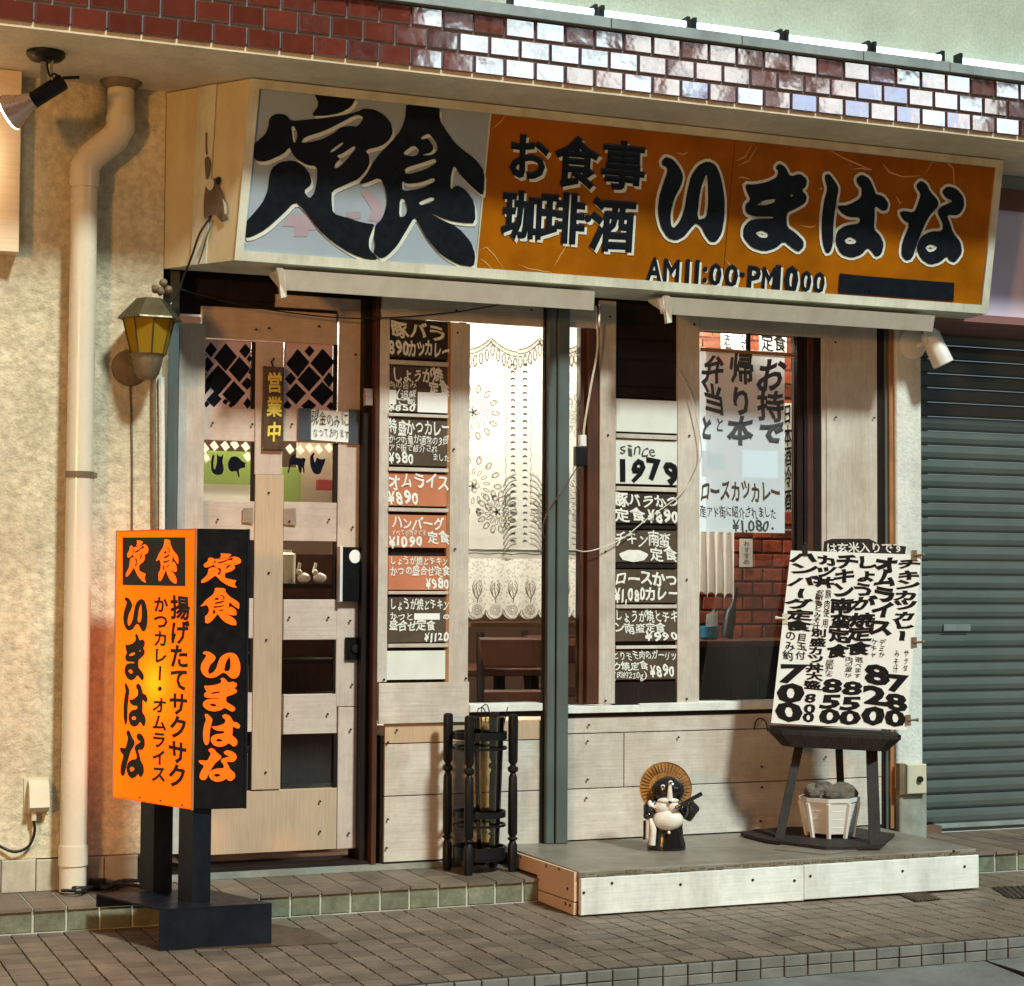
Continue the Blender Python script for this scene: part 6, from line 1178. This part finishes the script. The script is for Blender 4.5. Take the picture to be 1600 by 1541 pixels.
# ---------------------------------------------------------------- lit stand sign
zbase = .140
gC = pz_(249, 1487, 0); gD = pz_(424, 1476, 0)
cC = pz_(300, 1412, zbase); zbo = py_(300, 1265.5, cC.y).z; zto = py_(303, 826, cC.y).z
Cc = pz_(300, 1265.5, zbo); Lc = pz_(176.5, 1246, zbo); Rc = pz_(383, 1263.0, zbo); Cc.z = Lc.z = Rc.z = 0; Bc = Lc + (Rc - Cc)
ss = thing('stand_sign', 'lit orange and black stand sign on two black posts', 'stand sign', (gC.x + .15, gC.y + .15, 0))
def wallq(A, B, z0, z1, th=.006, inset=0.0):
    d = (B - A).normalized(); n = Vector((d.y, -d.x, 0)); A2, B2 = A + d * inset, B - d * inset
    return [(A2.x, A2.y, z0), (B2.x, B2.y, z0), (B2.x, B2.y, z1), (A2.x, A2.y, z1)], n
qo, no_ = wallq(Lc, Cc, zbo, zto); qb, nb_ = wallq(Cc, Rc, zbo, zto)
MB().poly(qo).build('orange_face', M['orangeface'], ss, fix=False)
MB().poly(qb, -nb_ * .004).build('black_face', M['blackface'], ss)
MB().poly(wallq(Rc, Bc, zbo, zto)[0]).build('right_face', M['blackface'], ss, fix=False); MB().poly(wallq(Bc, Lc, zbo, zto)[0]).build('back_face', M['orangeback'], ss, fix=False)
for z, nm in ((zbo, 'bottom_plate'), (zto, 'top_plate')): MB().poly([(p.x, p.y, z) for p in (Lc, Cc, Rc, Bc)], (0, 0, .004 if nm[0] == 'b' else -.004)).build(nm, M['navy'], ss)
for p in (Cc, Lc, Rc): MB().box(p.x - .004, p.x + .004, p.y - .004, p.y + .004, zbo - .001, zto + .001).build('corner_bead', M['orange_wood'] if p is not Rc else M['navy'], ss)
FO = Frame((Lc.x, Lc.y, zbo), Cc - Lc, (0, 0, 1), no_); FK = Frame((Cc.x, Cc.y, zbo), Rc - Cc, (0, 0, 1), nb_)
so_ = lambda x, y: FO.hit(x / 3.425, 800 + y / 3.425); sk_ = lambda x, y: FK.hit(x / 3.425, 800 + y / 3.425)
def fit(sets, x0, x1, y0, y1, zf):
    xs = [p[0] for s_ in sets for p in s_[0]]; ys_ = [p[1] for s_ in sets for p in s_[0]]; a, b_, c_, d_3 = min(xs), max(xs), min(ys_), max(ys_)
    return lambda x, y: zf(x0 + (x - a) / (b_ - a) * (x1 - x0), y0 + (y - c_) / (d_3 - c_) * (y1 - y0))
def bset(sets, x0, x1, y0, y1, zf, fr, fill, dz=.002, nm='brush_character'): brush(fit(sets, x0, x1, y0, y1, zf), sets, fr, ss, dz, fill=fill, edge=None, nm=nm)
bx_ = [so_(658, 136), so_(993, 136), so_(993, 398), so_(658, 392)]
MB().poly([FO.at(u, v, .002) for u, v in bx_], FO.N * -.0015).build('black_box', M['blackface'], ss)
bset([TEI2, TEI], 680, 802, 152, 378, so_, FO, 'orangelit', .003); bset([SHOKU], 840, 962, 145, 385, so_, FO, 'orangelit', .003)
for sets, y0, y1, x0, x1 in (([KI], 455, 640, 664, 796), ([MA], 650, 905, 672, 782), ([HA, HA2], 915, 1152, 666, 796), ([NA, NA2], 1165, 1428, 645, 782)): bset(sets, x0, x1, y0, y1, so_, FO, 'ink')
def vt(tx, x0, x1, y0, y1, off):
    u0, v1 = so_(x0, y0); u1, v0 = so_(x1, y1); letter(ss, FO, lay(tx, u0, u1, v0, v1, off, True, .03), M['ink'], .002)
vt('揚げたてサクサク', 912, 1000, 452, 1488, .035); vt('かつカレー・オムライス', 824, 888, 452, 1455, .035)
bset([TEI2, TEI], 1076, 1290, 222, 405, sk_, FK, 'orangelit'); bset([SHOKU], 1070, 1280, 405, 608, sk_, FK, 'orangelit')
for sets, y0, y1, x0, x1 in (([KI], 745, 892, 1072, 1285), ([MA], 886, 1070, 1085, 1268), ([HA, HA2], 1080, 1258, 1085, 1285), ([NA, NA2], 1262, 1445, 1060, 1266)): bset(sets, x0, x1, y0, y1, sk_, FK, 'orangelit')
b = MB()
for x, y in ((1400 / 3.425, 0),): pass
for px_, py2 in ((219, 1246), (251, 1251), (285, 1258)):
    u, v = FO.hit(px_, py2); p = FO.at(u, v, .001); b.blob(p, (.004, .004, .004), 1, 0, 8, 5)
b.build('screw_heads', M['screw'], ss, kind='stuff')
zl = lambda pl, pr, y: (pz_(pl, y, zbase), pz_(pr, y, zbase))
for x0, x1, xm, y in ((283, 329, 300, 1411), (224, 269, 239, 1394)):
    c_ = pz_(xm, y, zbase); e_ = pz_(x1, y - 1, zbase); wd = (e_ - c_).length; dl = (Lc - Cc).normalized(); wv = Vector((1, -.02, 0)) * wd
    A_ = c_; b = MB(); dd = dl * .085
    b.poly([A_, A_ + wv, A_ + wv + dd, A_ + dd], (0, 0, zbo - zbase)); b.build('post', M['navy'], ss)
bl1 = pz_(161, 1399, zbase); br1 = pz_(376, 1391, zbase); dL = (bl1 - Vector((gC.x, gC.y, zbase))); dL.z = 0
A_, B_ = Vector((gC.x, gC.y, zbase)), Vector((gD.x, gD.y, zbase)); C_ = B_ + dL * 1.12; D_ = A_ + dL * 1.12
MB().poly([A_, B_, C_, D_], (0, 0, -.006)).build('base_top', M['navy'], ss)
MB().poly([(A_.x, A_.y, 0.002), (B_.x, B_.y, 0.002), (B_.x, B_.y, zbase - .0065), (A_.x, A_.y, zbase - .0065)], (0, .006, 0)).build('base_front', M['navy'], ss)
MB().poly([(D_.x, D_.y, 0.093), (C_.x, C_.y, 0.093), (C_.x, C_.y, zbase - .0065), (D_.x, D_.y, zbase - .0065)], (0, .006, 0)).build('base_back', M['navy'], ss)
gp = [pz_(x, y, .002) for x, y in ((300, 1484), (528, 1474), (490, 1455), (400, 1440), (300, 1452))]
tag(MB().poly([(p.x, p.y, .004) for p in gp], (0, 0, -.003)).build('ground_plate', M['barkwood']), 'flat rusty steel sheet on the pavement beside the stand sign base', 'steel sheet')
for px_, py2, e_, r_ in ((240, 1065, 2.4, .10),):
    lc = (Lc + Cc + Rc + Bc) / 4; l = bpy.data.lights.new('sign_bulb', 'POINT'); l.energy = e_; l.color = (1, .55, .2); l.shadow_soft_size = r_
    o = bpy.data.objects.new('sign_bulb', l); COL.objects.link(o); o.location = (lc.x - .03, lc.y + .02, zbo + (zto - zbo) * .44)
# cables at the pipe foot, white slipper
for k, pts in enumerate(([(97, 1388), (120, 1394), (150, 1388), (200, 1382), (245, 1384)], [(97, 1394), (125, 1398), (150, 1386), (190, 1388), (240, 1390)], [(130, 1386), (150, 1380), (165, 1390), (210, 1378), (250, 1382)])):
    cable('black_cable', ['black cord round the foot of the drainpipe, upper one', 'black cord round the foot of the drainpipe, lower one', 'black cord looped beside the drainpipe towards the stand sign'][k], [(lambda g: Vector((g.x, g.y, .105 + .01 * (i % 2))))(pz_(x, y, .10)) for i, (x, y) in enumerate(pts)], .007 if k < 2 else .010)
g = pz_(152, 1386, .10); tag(MB().box(g.x - .03, g.x + .03, g.y - .015, g.y + .015, .10, .13, .004).build('cord_connector', M['black_wood']), 'black cord connector lying beside the foot of the drainpipe', 'connector')
g = pz_(218, 1352, .095); sk = tag(MB().blob((g.x, g.y + .05, .125), (.05, .035, .028), 31, .12, 16, 10).build('white_cloth', M['paper'], smooth=True), 'crumpled white bundle on the step behind the stand sign posts', 'bundle')
# drain covers
for pts, lb in (([(1395, 1394), (1437, 1389), (1469, 1405), (1431, 1409)], 'square dark drain cover in the paving before the platform'), ([(1550, 1387), (1620, 1384), (1640, 1404), (1575, 1403)], 'dark drain cover at the right edge of the paving')):
    w_ = [pz_(x, y, .003) for x, y in pts]; t = thing('drain_cover', lb, 'drain cover', (w_[0].x, w_[0].y, 0), 'drain covers in the pavement')
    MB().poly([(p.x, p.y, .005) for p in w_], (0, 0, -.003)).build('cover_plate', M['gap'], t)
    b = MB()
    for k in range(1, 7):
        s_ = k / 7; a_ = w_[0] * (1 - s_) + w_[1] * s_; c_ = w_[3] * (1 - s_) + w_[2] * s_; b.box(0, 0, 0, 0, 0, 0); b.v = b.v[:-8]; b.f = b.f[:-6]; b.tube([(a_.x, a_.y, .007), (c_.x, c_.y, .007)], .003, 5)
    b.build('grate_bars', M['oldbrass'], t)

# ---------------------------------------------------------------- the lit building across the street (behind the camera, seen in the glazed tiles)
ob_ = thing('opposite_building', 'dark building across the street with a band of lit windows', 'building', (10, -18, 0))
MB().box(-25, 38, -24, -18, -.1, 12).build('facade', mat('dark_concrete', (.07, .065, .06), .9), ob_)
for k in range(15):
    x = 8.7 + k * .66 + rn.uniform(-.02, .02)
    for j in range(2):
        if rn.random() < .06: continue
        MB().box(x, x + .60, -17.99, -17.95, 7.25 + j * .95, 8.12 + j * .95).build('lit_window', M[rn.choice(['litwin', 'litwin', 'litwinw', 'litwinb', 'litwin'])], ob_)
MB().box(7.1, 18.8, -17.98, -17.93, 7.12, 7.2).build('window_band_sill', M['ledge'], ob_)

# ---------------------------------------------------------------- warm street lamp standing to the left of the picture
slp = Vector((-4.6, -7.8, 2.6)); sl_ = thing('street_lamp', 'warm street lamp on a slim post left of the shop', 'street lamp', (slp.x, slp.y - .3, -.11))
MB().tube([(slp.x, slp.y - .5, -.11), (slp.x, slp.y - .5, 2.8), (slp.x, slp.y - .3, 2.95), (slp.x, slp.y, 2.9)], [.06, .045, .04, .035], 12).build('post', M['steel'], sl_, smooth=True)
MB().lathe([(.05, 2.92), (.16, 2.84), (.18, 2.78), (.17, 2.78), (.15, 2.82)], (slp.x, slp.y, 0), 20).build('lamp_shade', M['steel'], sl_, smooth=True)
MB().blob((slp.x, slp.y, 2.5), (.16, .16, .16), 1, 0, 14, 10).build('bulb', M['litlamp'], sl_, smooth=True)
l = bpy.data.lights.new('street_lamp_light', 'POINT'); l.energy = 1700; l.color = (1, .46, .11); l.shadow_soft_size = .40
o = bpy.data.objects.new('street_lamp_light', l); COL.objects.link(o); o.location = (slp.x, slp.y, 2.5)
